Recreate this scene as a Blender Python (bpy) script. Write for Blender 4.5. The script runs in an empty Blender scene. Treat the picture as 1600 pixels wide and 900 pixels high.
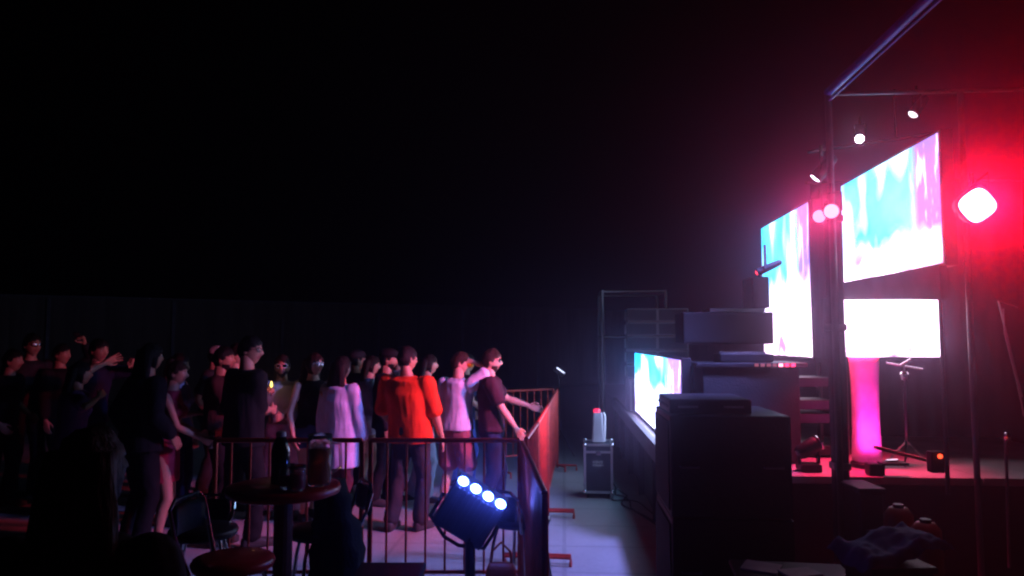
import bpy, bmesh, math, random
from mathutils import Vector, Matrix, noise
R = math.radians
random.seed(7)
SC = bpy.context.scene
COL = SC.collection
V = Vector

# ------------------------------------------------------------------ camera, sky, exposure
CAM_H, FOC, YAW, PITCH = 1.82, 1164.0, R(3.93), R(4.13)
cd = bpy.data.cameras.new('camera'); cam = bpy.data.objects.new('camera', cd); COL.objects.link(cam)
cam.location = (0, 0, CAM_H); cam.rotation_euler = (R(90) + PITCH, 0, YAW)
cd.sensor_width = 36; cd.lens = 36 * FOC / 1600; cd.clip_start = .05; cd.clip_end = 600
SC.camera = cam
w = bpy.data.worlds.new('World'); SC.world = w; w.use_nodes = True
nt = w.node_tree; bg = nt.nodes['Background']
sky = nt.nodes.new('ShaderNodeTexSky'); sky.sky_type = 'NISHITA'; sky.sun_disc = False
sky.sun_elevation = R(-8); sky.sun_rotation = R(200)
nt.links.new(sky.outputs[0], bg.inputs[0]); bg.inputs[1].default_value = .0003
SC.view_settings.view_transform = 'Standard'; SC.view_settings.look = 'None'
SC.view_settings.exposure = 0.0; SC.view_settings.gamma = 1.0
SC.render.engine = 'CYCLES'
SC.cycles.max_bounces = 6; SC.cycles.volume_bounces = 0; SC.cycles.transparent_max_bounces = 12
SC.cycles.sample_clamp_indirect = 4.0; SC.cycles.use_denoising = True
SC.cycles.filter_width = 2.3
HAZE_DENSITY, HAZE_G = .0185, .94
SCREEN_L = 5.2

def ground_at(px, d):
    """point on the floor seen in photo column px at a distance d along the view"""
    return at_z(px, d, 0.0)
def at_z(px, d, z):
    dc = d * math.cos(PITCH) + (z - CAM_H) * math.sin(PITCH)
    lat = (px - 800) / FOC * dc
    return V((lat * math.cos(YAW) - d * math.sin(YAW), lat * math.sin(YAW) + d * math.cos(YAW), z))
def at(px, py, d):
    t = math.atan((450 - py) / FOC) + PITCH
    return at_z(px, d, CAM_H + d * math.tan(t))
def S(s): return FOC / s

# ------------------------------------------------------------------ materials
MATS = {}
def mat(name, col, rough=.6, metal=0., var=.25, scale=6., bump=0., bscale=60., emit=None, estr=0., alpha_t=0., coat=0., stretch=None):
    if name in MATS: return MATS[name]
    m = bpy.data.materials.new(name); m.use_nodes = True; MATS[name] = m
    t = m.node_tree; b = t.nodes['Principled BSDF']; L = t.links.new
    b.inputs['Roughness'].default_value = rough; b.inputs['Metallic'].default_value = metal
    b.inputs['Coat Weight'].default_value = coat
    if alpha_t: b.inputs['Transmission Weight'].default_value = alpha_t; b.inputs['IOR'].default_value = 1.25
    tc = t.nodes.new('ShaderNodeTexCoord'); src = tc.outputs['Object']
    if stretch:
        mp = t.nodes.new('ShaderNodeMapping'); mp.inputs['Scale'].default_value = stretch; L(src, mp.inputs[0]); src = mp.outputs[0]
    n = t.nodes.new('ShaderNodeTexNoise'); n.inputs['Scale'].default_value = scale; n.inputs['Detail'].default_value = 5
    L(src, n.inputs['Vector'])
    r = t.nodes.new('ShaderNodeValToRGB'); r.color_ramp.elements[0].position = .3; r.color_ramp.elements[1].position = .7
    c0 = [c * (1 - var) for c in col]; c1 = [min(1, c * (1 + var)) for c in col]
    r.color_ramp.elements[0].color = (*c0, 1); r.color_ramp.elements[1].color = (*c1, 1)
    L(n.outputs['Fac'], r.inputs[0]); L(r.outputs[0], b.inputs['Base Color'])
    if bump:
        n2 = t.nodes.new('ShaderNodeTexNoise'); n2.inputs['Scale'].default_value = bscale; n2.inputs['Detail'].default_value = 4
        L(src, n2.inputs['Vector'])
        bp = t.nodes.new('ShaderNodeBump'); bp.inputs['Strength'].default_value = bump; bp.inputs['Distance'].default_value = .02
        L(n2.outputs['Fac'], bp.inputs['Height']); L(bp.outputs[0], b.inputs['Normal'])
    if emit:
        b.inputs['Emission Color'].default_value = (*emit, 1); b.inputs['Emission Strength'].default_value = estr
    return m

M_CONC = None
def concrete():
    m = bpy.data.materials.new('concrete_floor'); m.use_nodes = True
    t = m.node_tree; b = t.nodes['Principled BSDF']; L = t.links.new
    tc = t.nodes.new('ShaderNodeTexCoord')
    n1 = t.nodes.new('ShaderNodeTexNoise'); n1.inputs['Scale'].default_value = .9; n1.inputs['Detail'].default_value = 8
    n2 = t.nodes.new('ShaderNodeTexNoise'); n2.inputs['Scale'].default_value = 22; n2.inputs['Detail'].default_value = 6
    for n in (n1, n2): L(tc.outputs['Object'], n.inputs['Vector'])
    br = t.nodes.new('ShaderNodeTexBrick'); br.inputs['Scale'].default_value = .33; br.offset = 0
    br.inputs['Mortar Size'].default_value = .006; br.inputs['Color1'].default_value = (1, 1, 1, 1); br.inputs['Color2'].default_value = (.9, .9, .9, 1)
    br.inputs['Mortar'].default_value = (.45, .45, .45, 1)
    L(tc.outputs['Object'], br.inputs['Vector'])
    mx = t.nodes.new('ShaderNodeMix'); mx.data_type = 'FLOAT'; mx.inputs[0].default_value = .4
    L(n1.outputs['Fac'], mx.inputs[2]); L(n2.outputs['Fac'], mx.inputs[3])
    r = t.nodes.new('ShaderNodeValToRGB'); r.color_ramp.elements[0].position = .3; r.color_ramp.elements[1].position = .7
    r.color_ramp.elements[0].color = (.29, .285, .29, 1); r.color_ramp.elements[1].color = (.45, .44, .44, 1)
    L(mx.outputs[0], r.inputs[0])
    ml = t.nodes.new('ShaderNodeMix'); ml.data_type = 'RGBA'; ml.blend_type = 'MULTIPLY'; ml.inputs[0].default_value = .45
    L(r.outputs[0], ml.inputs[6]); L(br.outputs[0], ml.inputs[7]); L(ml.outputs[2], b.inputs['Base Color'])
    rr = t.nodes.new('ShaderNodeMapRange'); rr.inputs[3].default_value = .42; rr.inputs[4].default_value = .7
    L(n1.outputs['Fac'], rr.inputs[0]); L(rr.outputs[0], b.inputs['Roughness'])
    bp = t.nodes.new('ShaderNodeBump'); bp.inputs['Strength'].default_value = .25; bp.inputs['Distance'].default_value = .01
    L(n2.outputs['Fac'], bp.inputs['Height']); L(bp.outputs[0], b.inputs['Normal'])
    return m

M_BLACK = mat('black_paint', (.012, .012, .014), .5, bump=.15)
M_BLACK.node_tree.nodes['Principled BSDF'].inputs['Specular IOR Level'].default_value = .25
M_BLACKCLOTH = mat('black_cloth', (.012, .012, .014), .9, bump=.3)
M_STEEL = mat('painted_steel', (.20, .19, .2), .4, .3)
M_CHROME = mat('chrome_tube', (.75, .75, .78), .15, 1., var=.05)
M_ALU = mat('aluminium_edge', (.6, .6, .62), .32, .9, var=.1)
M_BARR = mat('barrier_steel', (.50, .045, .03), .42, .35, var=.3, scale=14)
M_RED = mat('red_vinyl', (.50, .03, .03), .35, var=.2, coat=.2)
M_WALL = mat('hoarding_sheet', (.19, .15, .14), .8, var=.35, scale=1.3, stretch=(6, 6, .4))
M_POSTW = mat('hoarding_post', (.22, .2, .26), .6)
M_DECK = mat('stage_deck', (.42, .38, .38), .45, var=.3, scale=3)
M_SKIRT = mat('stage_skirt', (.02, .018, .024), .8, var=.3)
M_WHITEP = mat('white_plastic', (.75, .75, .75), .35, var=.05)
M_GLASS = mat('clear_plastic', (.95, .95, .95), .08, var=.02, alpha_t=.95)
M_RUBBER = mat('black_rubber', (.02, .02, .02), .7)
M_DARKWOOD = mat('dark_wood', (.12, .05, .035), .5, stretch=(1, 1, 8))

def glow(name, col, strength):
    m = bpy.data.materials.new(name); m.use_nodes = True
    t = m.node_tree; t.nodes.remove(t.nodes['Principled BSDF'])
    e = t.nodes.new('ShaderNodeEmission'); e.inputs[0].default_value = (*col, 1); e.inputs[1].default_value = strength
    t.links.new(e.outputs[0], t.nodes['Material Output'].inputs[0]); MATS[name] = m
    return m

def screen_mat(name, strength, seed, white_h, pale=(1.25, .93, 1.22)):
    """LED picture: blue field with pale figures above, white-pink below, violet slashes at the edge (object X across 0..1, Z up 0..1)"""
    m = bpy.data.materials.new(name); m.use_nodes = True
    t = m.node_tree; t.nodes.remove(t.nodes['Principled BSDF']); L = t.links.new
    N = t.nodes.new
    uv = N('ShaderNodeUVMap'); sp = N('ShaderNodeSeparateXYZ'); L(uv.outputs[0], sp.inputs[0])
    def math_(op, a, b=None, clamp=False):
        n = N('ShaderNodeMath'); n.operation = op; n.use_clamp = clamp
        for i, x in enumerate((a, b)):
            if x is None: continue
            if isinstance(x, (int, float)): n.inputs[i].default_value = x
            else: L(x, n.inputs[i])
        return n.outputs[0]
    def mixc(f, a, b):
        n = N('ShaderNodeMix'); n.data_type = 'RGBA'
        L(f, n.inputs[0])
        for i, x in ((6, a), (7, b)):
            if isinstance(x, tuple): n.inputs[i].default_value = (*x, 1)
            else: L(x, n.inputs[i])
        return n.outputs[2]
    def noi(sx, sy, detail=3., off=0.):
        mp = N('ShaderNodeMapping'); mp.inputs['Scale'].default_value = (sx, sy, 1); mp.inputs['Location'].default_value = (seed + off, seed * .7, 0)
        L(uv.outputs[0], mp.inputs[0]); n = N('ShaderNodeTexNoise'); n.inputs['Scale'].default_value = 1; n.inputs['Detail'].default_value = detail
        L(mp.outputs[0], n.inputs['Vector']); return n.outputs['Fac']
    x, y = sp.outputs[0], sp.outputs[1]
    col = mixc(math_('MULTIPLY', math_('SUBTRACT', noi(2, 1.5), .36), 1.8, True), (.006, .26, .62), (.09, .62, .72))
    fig = math_('MULTIPLY', math_('SUBTRACT', noi(5, 1.4, 1, 3.), .50), 3, True)
    col = mixc(fig, col, (.75, .62, .8))
    # violet margin with slanted strokes on the far right
    mp = N('ShaderNodeMapping'); mp.inputs['Rotation'].default_value = (0, 0, R(-18)); mp.inputs['Scale'].default_value = (26, 3.2, 1)
    L(uv.outputs[0], mp.inputs[0]); ns = N('ShaderNodeTexNoise'); ns.inputs['Scale'].default_value = 1; L(mp.outputs[0], ns.inputs['Vector'])
    stroke = math_('MULTIPLY', math_('SUBTRACT', ns.outputs['Fac'], .56), 14, True)
    vio = mixc(stroke, (.13, .08, .30), (.42, .26, .5))
    col = mixc(math_('MULTIPLY', math_('SUBTRACT', x, .74), 12, True), col, vio)
    # pale lower part
    wob = math_('ADD', y, math_('MULTIPLY', math_('SUBTRACT', noi(6, 2, 2, 9.), .5), .45))
    col = mixc(math_('MULTIPLY', math_('ADD', math_('SUBTRACT', white_h, wob), .16), 2.8, True), col, pale)
    pk = math_('MULTIPLY', math_('MULTIPLY', math_('SUBTRACT', noi(4, 2.4, 2, 17.), .44), 5, True), math_('MULTIPLY', math_('SUBTRACT', .42, y), 4, True))
    col = mixc(pk, col, (.19, .09, .19))
    e = N('ShaderNodeEmission'); L(col, e.inputs[0]); e.inputs[1].default_value = strength
    L(e.outputs[0], t.nodes['Material Output'].inputs[0]); MATS[name] = m
    return m

# ------------------------------------------------------------------ mesh helpers
def link_mesh(name, bm, m, parent=None, smooth=False):
    me = bpy.data.meshes.new(name); bm.normal_update(); bm.to_mesh(me); bm.free()
    return link_me(name, me, m, parent, smooth)
def link_me(name, me, m, parent=None, smooth=False):
    o = bpy.data.objects.new(name, me); COL.objects.link(o)
    for x in (m if isinstance(m, (list, tuple)) else [m]): me.materials.append(x)
    if parent: o.parent = parent
    if smooth: me.polygons.foreach_set('use_smooth', [True] * len(me.polygons))
    return o
def tag(o, label, cat, group=None):
    o['label'] = label; o['category'] = cat
    if group: o['group'] = group
    return o
def thing(name, label, cat, loc=(0, 0, 0), rz=0., group=None):
    o = bpy.data.objects.new(name, None); COL.objects.link(o); o.empty_display_size = .1
    o.location = loc; o.rotation_euler = (0, 0, rz)
    return tag(o, label, cat, group)
def structure(o): o['kind'] = 'structure'; return o
def copy_tree(o, parent=None):
    c = o.copy(); COL.objects.link(c); c.parent = parent
    for ch in list(o.children): copy_tree(ch, c)
    return c

def B(): return bmesh.new()
def box(bm, lo, hi, bev=0., M=None):
    lo, hi = V(lo), V(hi)
    r = bmesh.ops.create_cube(bm, size=1); vs = r['verts']
    bmesh.ops.scale(bm, vec=hi - lo, verts=vs); bmesh.ops.translate(bm, vec=(lo + hi) / 2, verts=vs)
    if bev:
        es = list({e for v in vs for e in v.link_edges})
        rr = bmesh.ops.bevel(bm, geom=es, offset=bev, segments=2, affect='EDGES', profile=.5); vs = list(set(rr['verts']) | {v for v in vs if v.is_valid})
    if M is not None: bmesh.ops.transform(bm, matrix=M, verts=[v for v in vs if v.is_valid])
    return vs
def ring_frame(tan, up=None):
    t = tan.normalized(); a = up or (V((1, 0, 0)) if abs(t.x) < .8 else V((0, 1, 0)))
    u = (a - t * a.dot(t)).normalized(); return u, t.cross(u)
def tube(bm, pts, r, n=8, closed=False):
    pts = [V(p) for p in pts]; rs = r if isinstance(r, (list, tuple)) else [r] * len(pts)
    rings = []; up = None
    for i, p in enumerate(pts):
        if closed: t = pts[(i + 1) % len(pts)] - pts[i - 1]
        else: t = pts[min(i + 1, len(pts) - 1)] - pts[max(i - 1, 0)]
        u, v = ring_frame(t, up); up = u
        rings.append([bm.verts.new(p + (u * math.cos(a) + v * math.sin(a)) * rs[i]) for a in [2 * math.pi * k / n for k in range(n)]])
    m = len(rings)
    for i in range(m if closed else m - 1):
        a, b = rings[i], rings[(i + 1) % m]
        for k in range(n): bm.faces.new((a[k], a[(k + 1) % n], b[(k + 1) % n], b[k]))
    if not closed:
        bm.faces.new(rings[0][::-1]); bm.faces.new(rings[-1])
def loft(bm, secs, n=20, e=2.0):
    """secs: list of (centre, u axis vector, v axis vector) : superellipse rings, closed with caps"""
    rings = []
    for c, u, v in secs:
        rg = []
        for k in range(n):
            a = 2 * math.pi * k / n; ca, sa = math.cos(a), math.sin(a)
            x = math.copysign(abs(ca) ** (2 / e), ca); y = math.copysign(abs(sa) ** (2 / e), sa)
            rg.append(bm.verts.new(V(c) + V(u) * x + V(v) * y))
        rings.append(rg)
    for a, b in zip(rings, rings[1:]):
        for k in range(n): bm.faces.new((a[k], a[(k + 1) % n], b[(k + 1) % n], b[k]))
    bm.faces.new(rings[0][::-1]); bm.faces.new(rings[-1])
def lathe(bm, prof, c=(0, 0, 0), n=24):
    c = V(c); rings = []
    for r, z in prof:
        rings.append([bm.verts.new(c + V((max(r, .0005) * math.cos(2 * math.pi * k / n), max(r, .0005) * math.sin(2 * math.pi * k / n), z))) for k in range(n)])
    for a, b in zip(rings, rings[1:]):
        for k in range(n): bm.faces.new((a[k], a[(k + 1) % n], b[(k + 1) % n], b[k]))
    bm.faces.new(rings[0][::-1]); bm.faces.new(rings[-1])
def ell(bm, c, r, M=None, seg=16):
    rr = bmesh.ops.create_uvsphere(bm, u_segments=seg, v_segments=max(6, seg // 2), radius=1); vs = rr['verts']
    bmesh.ops.scale(bm, vec=V(r), verts=vs)
    if M is not None: bmesh.ops.transform(bm, matrix=M, verts=vs)
    bmesh.ops.translate(bm, vec=V(c), verts=vs)
def spot(name, loc, target, col, power, size=60, blend=.6, rad=.08, parent=None):
    l = bpy.data.lights.new(name, 'SPOT'); l.color = col; l.energy = power; l.spot_size = R(size); l.spot_blend = blend; l.shadow_soft_size = rad
    o = bpy.data.objects.new(name, l); COL.objects.link(o)
    d = V(target) - V(loc); o.location = loc; o.rotation_euler = d.to_track_quat('-Z', 'Y').to_euler()
    if parent:
        o.parent = parent; o.matrix_parent_inverse = parent.matrix_basis.inverted()
    return o

# ------------------------------------------------------------------ setting: floor, air, boundary wall
bm = B(); bmesh.ops.create_grid(bm, x_segments=2, y_segments=2, size=75)
bmesh.ops.translate(bm, vec=(0, 40, 0), verts=bm.verts[:])
structure(link_mesh('ground', bm, concrete()))
bm = B(); box(bm, (-76, -36, -1), (76, 116, 9.5))  # added haze volume, its scatter stands in for lens bloom round the lamps
hz = bpy.data.materials.new('haze'); hz.use_nodes = True; t = hz.node_tree; t.nodes.remove(t.nodes['Principled BSDF'])
pv = t.nodes.new('ShaderNodeVolumePrincipled'); pv.inputs['Density'].default_value = HAZE_DENSITY; pv.inputs['Anisotropy'].default_value = HAZE_G
pv.inputs['Color'].default_value = (.80, .62, 1, 1); t.links.new(pv.outputs[0], t.nodes['Material Output'].inputs['Volume'])  # lavender tint stands in for the mixed red and blue lamp glow
o = link_mesh('haze', bm, hz); o['kind'] = 'stuff'

wa, wb = ground_at(-160, 20.5), ground_at(1330, 40)
wl = thing('boundary_wall', 'long dim sheet-metal hoarding wall behind the crowd at the far side of the yard', 'wall', wa, math.atan2((wb - wa).y, (wb - wa).x))
wlen = (wb - wa).length
bm = B()
nseg = int(wlen / .22)
prev = None
for i in range(nseg + 1):      # ribbed sheet
    x = wlen * i / nseg; y = .0 if i % 4 < 2 else .03
    a = bm.verts.new((x, y, 0)); b = bm.verts.new((x, y, 3.15)); c = bm.verts.new((x, .12, 3.15)); d = bm.verts.new((x, .12, 0))
    if prev:
        p = prev
        for q in ((p[0], a, b, p[1]), (p[1], b, c, p[2]), (p[2], c, d, p[3])): bm.faces.new(q)
    prev = (a, b, c, d)
link_mesh('sheet', bm, M_WALL, wl)
k = 0
while k * 3.4 < wlen:
    bm = B(); box(bm, (k * 3.4 - .05, -.09, 0), (k * 3.4 + .05, -.004, 3.1 if k % 3 else 2.6), .008); link_mesh('post', bm, M_POSTW, wl); k += 1
bm = B(); box(bm, (0, -.002, 3.153), (wlen, .14, 3.2)); link_mesh('coping', bm, M_POSTW, wl)

# ------------------------------------------------------------------ stage
DZ = .8; DX0, DX1, DY0, DY1 = .92, 4.6, 5.9, 13.4
st = thing('stage_platform', 'dark raised concert stage with a red-lit wooden deck beside the walkway', 'stage', (0, 0, 0))
bm = B(); box(bm, (DX0 + .04, DY0 + .03, 0), (DX1, DY1, DZ - .06)); link_mesh('skirt', bm, M_SKIRT, st)
bm = B()
for i in range(5):
    for j in range(6):
        box(bm, (DX0 + i * .74, DY0 + j * 1.25, DZ - .056), (DX0 + i * .74 + .735, DY0 + j * 1.25 + 1.245, DZ), .004)
link_mesh('deck', bm, M_DECK, st)
bm = B(); box(bm, (DX0 - .05, DY0, DZ + .003), (DX0 + .02, DY1, DZ + .03), .006); box(bm, (DX0 - .05, DY0, DZ - .14), (DX0 - .003, DY1, DZ - .003), .006)
link_mesh('edge_trim', bm, mat('dull_trim', (.12, .12, .14), .5, .3), st)
for i in range(6):
    bm = B(); box(bm, (DX0 - .03, DY0 + .4 + i * 1.4, 0), (DX0 + .035, DY0 + .46 + i * 1.4, DZ - .143)); link_mesh('skirt_batten', bm, M_SKIRT, st)

def led_screen(name, label, a, b, z0, z1, m, thick=.09, flip=False):
    """flat LED panel wall from plan point a to b; picture on the side to the left of a->b"""
    a, b = V((a[0], a[1], 0)), V((b[0], b[1], 0)); d = (b - a); L = d.length; rz = math.atan2(d.y, d.x)
    o = thing(name, label, 'screen', (a.x, a.y, z0), rz)
    h = z1 - z0
    bm = B(); box(bm, (-.02, -thick, -.02), (L + .02, -.004, h + .02), .006); link_mesh('cabinet', bm, M_BLACK, o)
    bm = B(); uvl = bm.loops.layers.uv.new('UVMap')
    vs = [bm.verts.new(p) for p in ((0, 0, 0), (L, 0, 0), (L, 0, h), (0, 0, h))]
    f = bm.faces.new(vs[::-1])
    uv = {0: (0, 0), 1: (1, 0), 2: (1, 1), 3: (0, 1)}
    for lp in f.loops:
        i = vs.index(lp.vert); u = uv[i]; lp[uvl].uv = ((1 - u[0]) if flip else u[0], u[1])
    link_mesh('picture', bm, m, o)
    n = max(2, round(L / .5))
    bm = B()
    for i in range(n): box(bm, (L * (i + .3) / n, -thick - .05, .05), (L * (i + .7) / n, -thick - .002, h - .05))
    link_mesh('back_bracing', bm, M_STEEL, o)
    return o
SM_A = screen_mat('led_picture_low', SCREEN_L * 1.5, 2.3, .50, (.62, .66, 1.2))
SM_B = screen_mat('led_picture_tall', SCREEN_L, 5.1, .46)
SM_C = screen_mat('led_picture_hanging', SCREEN_L * .95, 8.4, .16)
SM_D = screen_mat('led_picture_pale', SCREEN_L * .9, 1.7, 1.4)
XC = 2.6
led_screen('led_screen', 'low cyan and white LED screen on the stage edge behind the flight case', (1.02, 6.62), (1.02, 10.8), .845, 1.66, SM_A, flip=True)
led_screen('led_screen', 'tall LED screen left of the pole, cyan above and white below', (XC, 8.03), (XC, 9.9), 1.66, 3.30, SM_B, flip=True)
led_screen('led_screen', 'largest LED screen, hung high right of the pole with blue and violet picture', (XC, 5.27), (XC, 7.08), 2.36, 3.27, SM_C, flip=True)
# D faces the camera side: picture looks towards -Y
led_screen('led_screen', 'small almost white LED screen low at the back of the stage', (3.40, 6.95), (2.41, 6.95), 1.685, 2.20, SM_D)

# roof frame
PX, PY, RZ_ = 1.92, 5.42, 3.62
rf = thing('roof_frame', 'open steel tube roof frame over the stage with an edge beam coloured as blue-lit', 'frame', (0, 0, 0))
bm = B(); tube(bm, [(PX, PY, 0), (PX, PY, RZ_)], .024, 12); link_mesh('pole', bm, M_STEEL, rf)
bm = B(); box(bm, (PX - .13, PY - .13, 0), (PX + .13, PY + .13, .012)); link_mesh('base_plate', bm, M_STEEL, rf)
M_BEAM = mat('blue_lit_steel', (.10, .10, .62), .4, .2)  # blue light of the stage wash put into the beam's base colour
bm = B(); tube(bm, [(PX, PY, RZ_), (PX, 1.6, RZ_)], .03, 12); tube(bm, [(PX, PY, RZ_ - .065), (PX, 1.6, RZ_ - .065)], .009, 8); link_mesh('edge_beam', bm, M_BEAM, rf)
bm = B(); tube(bm, [(PX, PY, RZ_ - .01), (5.0, PY, RZ_ - .01)], .016, 12); link_mesh('cross_beam', bm, M_STEEL, rf)
bm = B(); tube(bm, [(PX + .92, PY, 0), (PX + .92, PY, RZ_ - .02)], .02, 12); link_mesh('pole', bm, M_STEEL, rf)
# black support post in front of the screens
tw = thing('support_post', 'straight black support post standing between the two big LED screens', 'post', (1.995, 5.62, 0))
bm = B(); loft(bm, [(V((0, 0, z)), V((.052, 0, 0)), V((0, .052, 0))) for z in (.012, 1., 2.86)], 24, 6); link_mesh('shaft', bm, mat('dark_wrap', (.05, .04, .06), .7, bump=.15), tw, smooth=False)
bm = B(); box(bm, (-.14, -.14, 0), (.14, .14, .011)); link_mesh('base_plate', bm, M_STEEL, tw)
for z in (.9, 1.9, 2.7):
    bm = B(); box(bm, (-.06, -.06, z), (.06, .06, z + .05), .006); link_mesh('clamp', bm, M_STEEL, tw)
# dark header boom under the big hanging screen
hb = thing('header_panel', 'dark wedge-shaped header board below the large hanging screen', 'board', (0, 0, 0))
bm = B()
x = XC - .06
pa = [(x, 7.05, 2.36), (x, 5.2, 2.34), (x, 5.2, 2.10), (x, 7.05, 2.22)]
v1 = [bm.verts.new(p) for p in pa]; v2 = [bm.verts.new((p[0] + .05, p[1], p[2])) for p in pa]
bm.faces.new(v1); bm.faces.new(v2[::-1])
for i in range(4): bm.faces.new((v1[i], v2[i], v2[(i + 1) % 4], v1[(i + 1) % 4]))
link_mesh('board', bm, mat('header_dark', (.10, .09, .12), .6), hb)
bm = B(); tube(bm, [(x + .02, 5.25, 2.12), (x + .02, 5.25, DZ)], .015); tube(bm, [(x + .02, 7.0, 2.24), (x + .02, 7.0, DZ)], .015); link_mesh('support_leg', bm, M_STEEL, hb)

# stage back wall cloth
bm = B()
n = 60
bw = thing('backdrop_curtain', 'black pleated curtain closing the right side of the stage', 'curtain', (0, 0, 0))
for i in range(n):
    pass
pv_ = None
for i in range(n + 1):
    x = 2.75 + 3.6 * i / n; y = 8.4 + .012 * math.sin(i * 1.9)
    a = bm.verts.new((x, y, DZ if x < DX1 else 0)); b = bm.verts.new((x, y, RZ_ - .05))
    if pv_: bm.faces.new((pv_[0], a, b, pv_[1]))
    pv_ = (a, b)
link_mesh('cloth', bm, mat('curtain_cloth', (.014, .012, .014), .95), bw, smooth=True)
bm = B(); tube(bm, [(2.7, 8.4, RZ_ - .03), (6.4, 8.4, RZ_ - .03)], .02); link_mesh('rail', bm, M_STEEL, bw)

# ------------------------------------------------------------------ lamps on the stage
def par_lamp(label, loc, target, col, strength, r=.075, power=0, ang=60, square=False, name='stage_lamp', halo=None):
    d = (V(target) - V(loc)).normalized()
    o = thing(name, label, 'stage light', loc); q = d.to_track_quat('Z', 'Y').to_matrix().to_4x4()
    bm = B()
    if square:
        prof = [(-.13, r * .7), (-.11, r * 1.0), (-.02, r * 1.12), (.012, r * 1.15)]
        q = q @ Matrix.Rotation(R(38), 4, 'Z'); loft(bm, [(V((0, 0, z)), V((rr, 0, 0)), V((0, rr, 0))) for z, rr in prof], 32, 3.2)
    else: lathe(bm, [(r * .5, -.2), (r * .8, -.18), (r * .95, -.12), (r * 1.1, -.01), (r * 1.12, .012), (r * 1.02, .012), (r * 1.0, -.005)], n=20)
    bm.transform(q); link_mesh('housing', bm, M_BLACK, o, smooth=True)
    bm = B()
    if square: loft(bm, [(V((0, 0, .014)), V((r, 0, 0)), V((0, r, 0))), (V((0, 0, .022)), V((r * .8, 0, 0)), V((0, r * .8, 0)))], 32, 3.2)
    else: lathe(bm, [(r, -.004), (r * .8, .012), (r * .3, .018)], n=20)
    bm.transform(q); link_mesh('lens', bm, glow('lens_' + str(len(MATS)), col, strength), o)
    bm = B()
    sx = r * 1.25
    yq = q @ Matrix.Identity(4)
    tube(bm, [yq @ V((sx, 0, -.06)), yq @ V((sx, 0, -.06)) + V((0, 0, .13)), yq @ V((-sx, 0, -.06)) + V((0, 0, .13)), yq @ V((-sx, 0, -.06))], .008, 6)
    tube(bm, [yq @ V((0, 0, -.06)) + V((0, 0, .13)), yq @ V((0, 0, -.06)) + V((0, 0, .2))], .012, 6)
    link_mesh('yoke', bm, M_BLACK, o)
    if power: spot('lamp_beam', V(loc) + d * .05, target, col if halo is None else halo, power, ang, .9, .14, o)
    return o
CAMP = V((0, 0, CAM_H))
def W(px, py, d): return at(px, py, d)
lampbar = thing('lamp_bar', 'thin black pipe under the canopy that the stage lamps hang from', 'pipe', (0, 0, 0))
bm = B(); tube(bm, [W(1262, 238, 6.6), W(1480, 205, 6.6)], .014); link_mesh('pipe', bm, M_BLACK, lampbar)
bm = B(); tube(bm, [W(1400, 216, 6.6), W(1400, 216, 6.6) + V((0, 0, .45))], .01); link_mesh('hanger', bm, M_BLACK, lampbar)
par_lamp('round white stage lamp shining straight ahead beneath the canopy', W(1343, 217, 6.2), CAMP + V((-.9, 0, .4)), (1, .93, 1), 30, .034)
par_lamp('white stage lamp tilted so its lens shows as a thin ellipse', W(1427, 178, 6.2), W(1427, 178, 6.2) + V((-1.5, -.30, -1.9)), (1, .9, 1), 3, .042, name='stage_lamp')
par_lamp('white stage lamp at the pole just above the pink lamps', W(1275, 277, 5.6), ground_at(765, 7.0), (.86, .82, 1), 26, .045, 1020, 82, halo=(.27, .28, 1))
CROWD = ground_at(690, 7.4) + V((0, 0, 1.1))
par_lamp('left one of the two pink lamps clamped to the pole', W(1280, 338, 5.3), CAMP + V((-1.2, 0, -.3)), (1, .13, .24), 5, .045, 22, 46, halo=(1, .05, .16))
par_lamp('right one of the two pink lamps clamped to the pole', W(1299, 330, 5.2), CAMP + V((-.6, 0, 0)), (1, .16, .27), 5, .05, 22, 46, halo=(1, .05, .16))
par_lamp('big square red floodlight glaring at the right edge of the stage', W(1526, 321, 4.4), CAMP + V((1.7, 0, .25)), (1, .09, .15), 60, .088, 330, 64, True, halo=(1, .0, .02))
# red washes that light the crowd from the stage
par_lamp('red wash lamp on the stage beside the dark speakers', W(1185, 425, 6.1), CROWD, (1, .03, .06), 16, .03, 1050, 50, halo=(1, .05, .10))
par_lamp('red wash lamp low on the stage behind the truss column', V((2.2, 6.2, 2.55)), V((2.35, 6.35, .8)), (1, .03, .10), 10, .05, 420, 66, halo=(1, .02, .12))

# ------------------------------------------------------------------ speakers and gear on the stage
M_GRILLE = mat('speaker_grille', (.012, .012, .014), .85, 0., bump=.5, bscale=400)
def speaker_box(label, lo, hi, face='-Y', group=None, name='speaker_cabinet'):
    lo, hi = V(lo), V(hi); c = (lo + hi) / 2
    o = thing(name, label, 'speaker', (c.x, c.y, lo.z), 0, group)
    a, b = lo - V((c.x, c.y, lo.z)), hi - V((c.x, c.y, lo.z))
    bm = B(); box(bm, a, b, .012); link_mesh('cabinet', bm, M_BLACK, o)
    if face == '-X': ga, gb = (a.x - .012, a.y + .04, a.z + .04), (a.x - .002, b.y - .04, b.z - .04)
    else: ga, gb = (a.x + .04, a.y - .012, a.z + .04), (b.x - .04, a.y - .002, b.z - .04)
    bm = B(); box(bm, ga, gb, .004); link_mesh('grille', bm, M_GRILLE, o)
    for s in (0, 1):
        bm = B()
        y = a.y - .004
        x = (a.x + .12) if s == 0 else (b.x - .12); z = (a.z + b.z) / 2
        if face == '-X':
            tube(bm, [(x - .06, y + .002, z), (x - .06, y - .022, z), (x + .06, y - .022, z), (x + .06, y + .002, z)], .008, 6)
            link_mesh('handle', bm, M_STEEL, o)
    return o
speaker_box('big black subwoofer standing on the floor at the stage corner, lower of two', (.70, 5.0, 0), (1.48, 5.82, .67), '-X')
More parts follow.
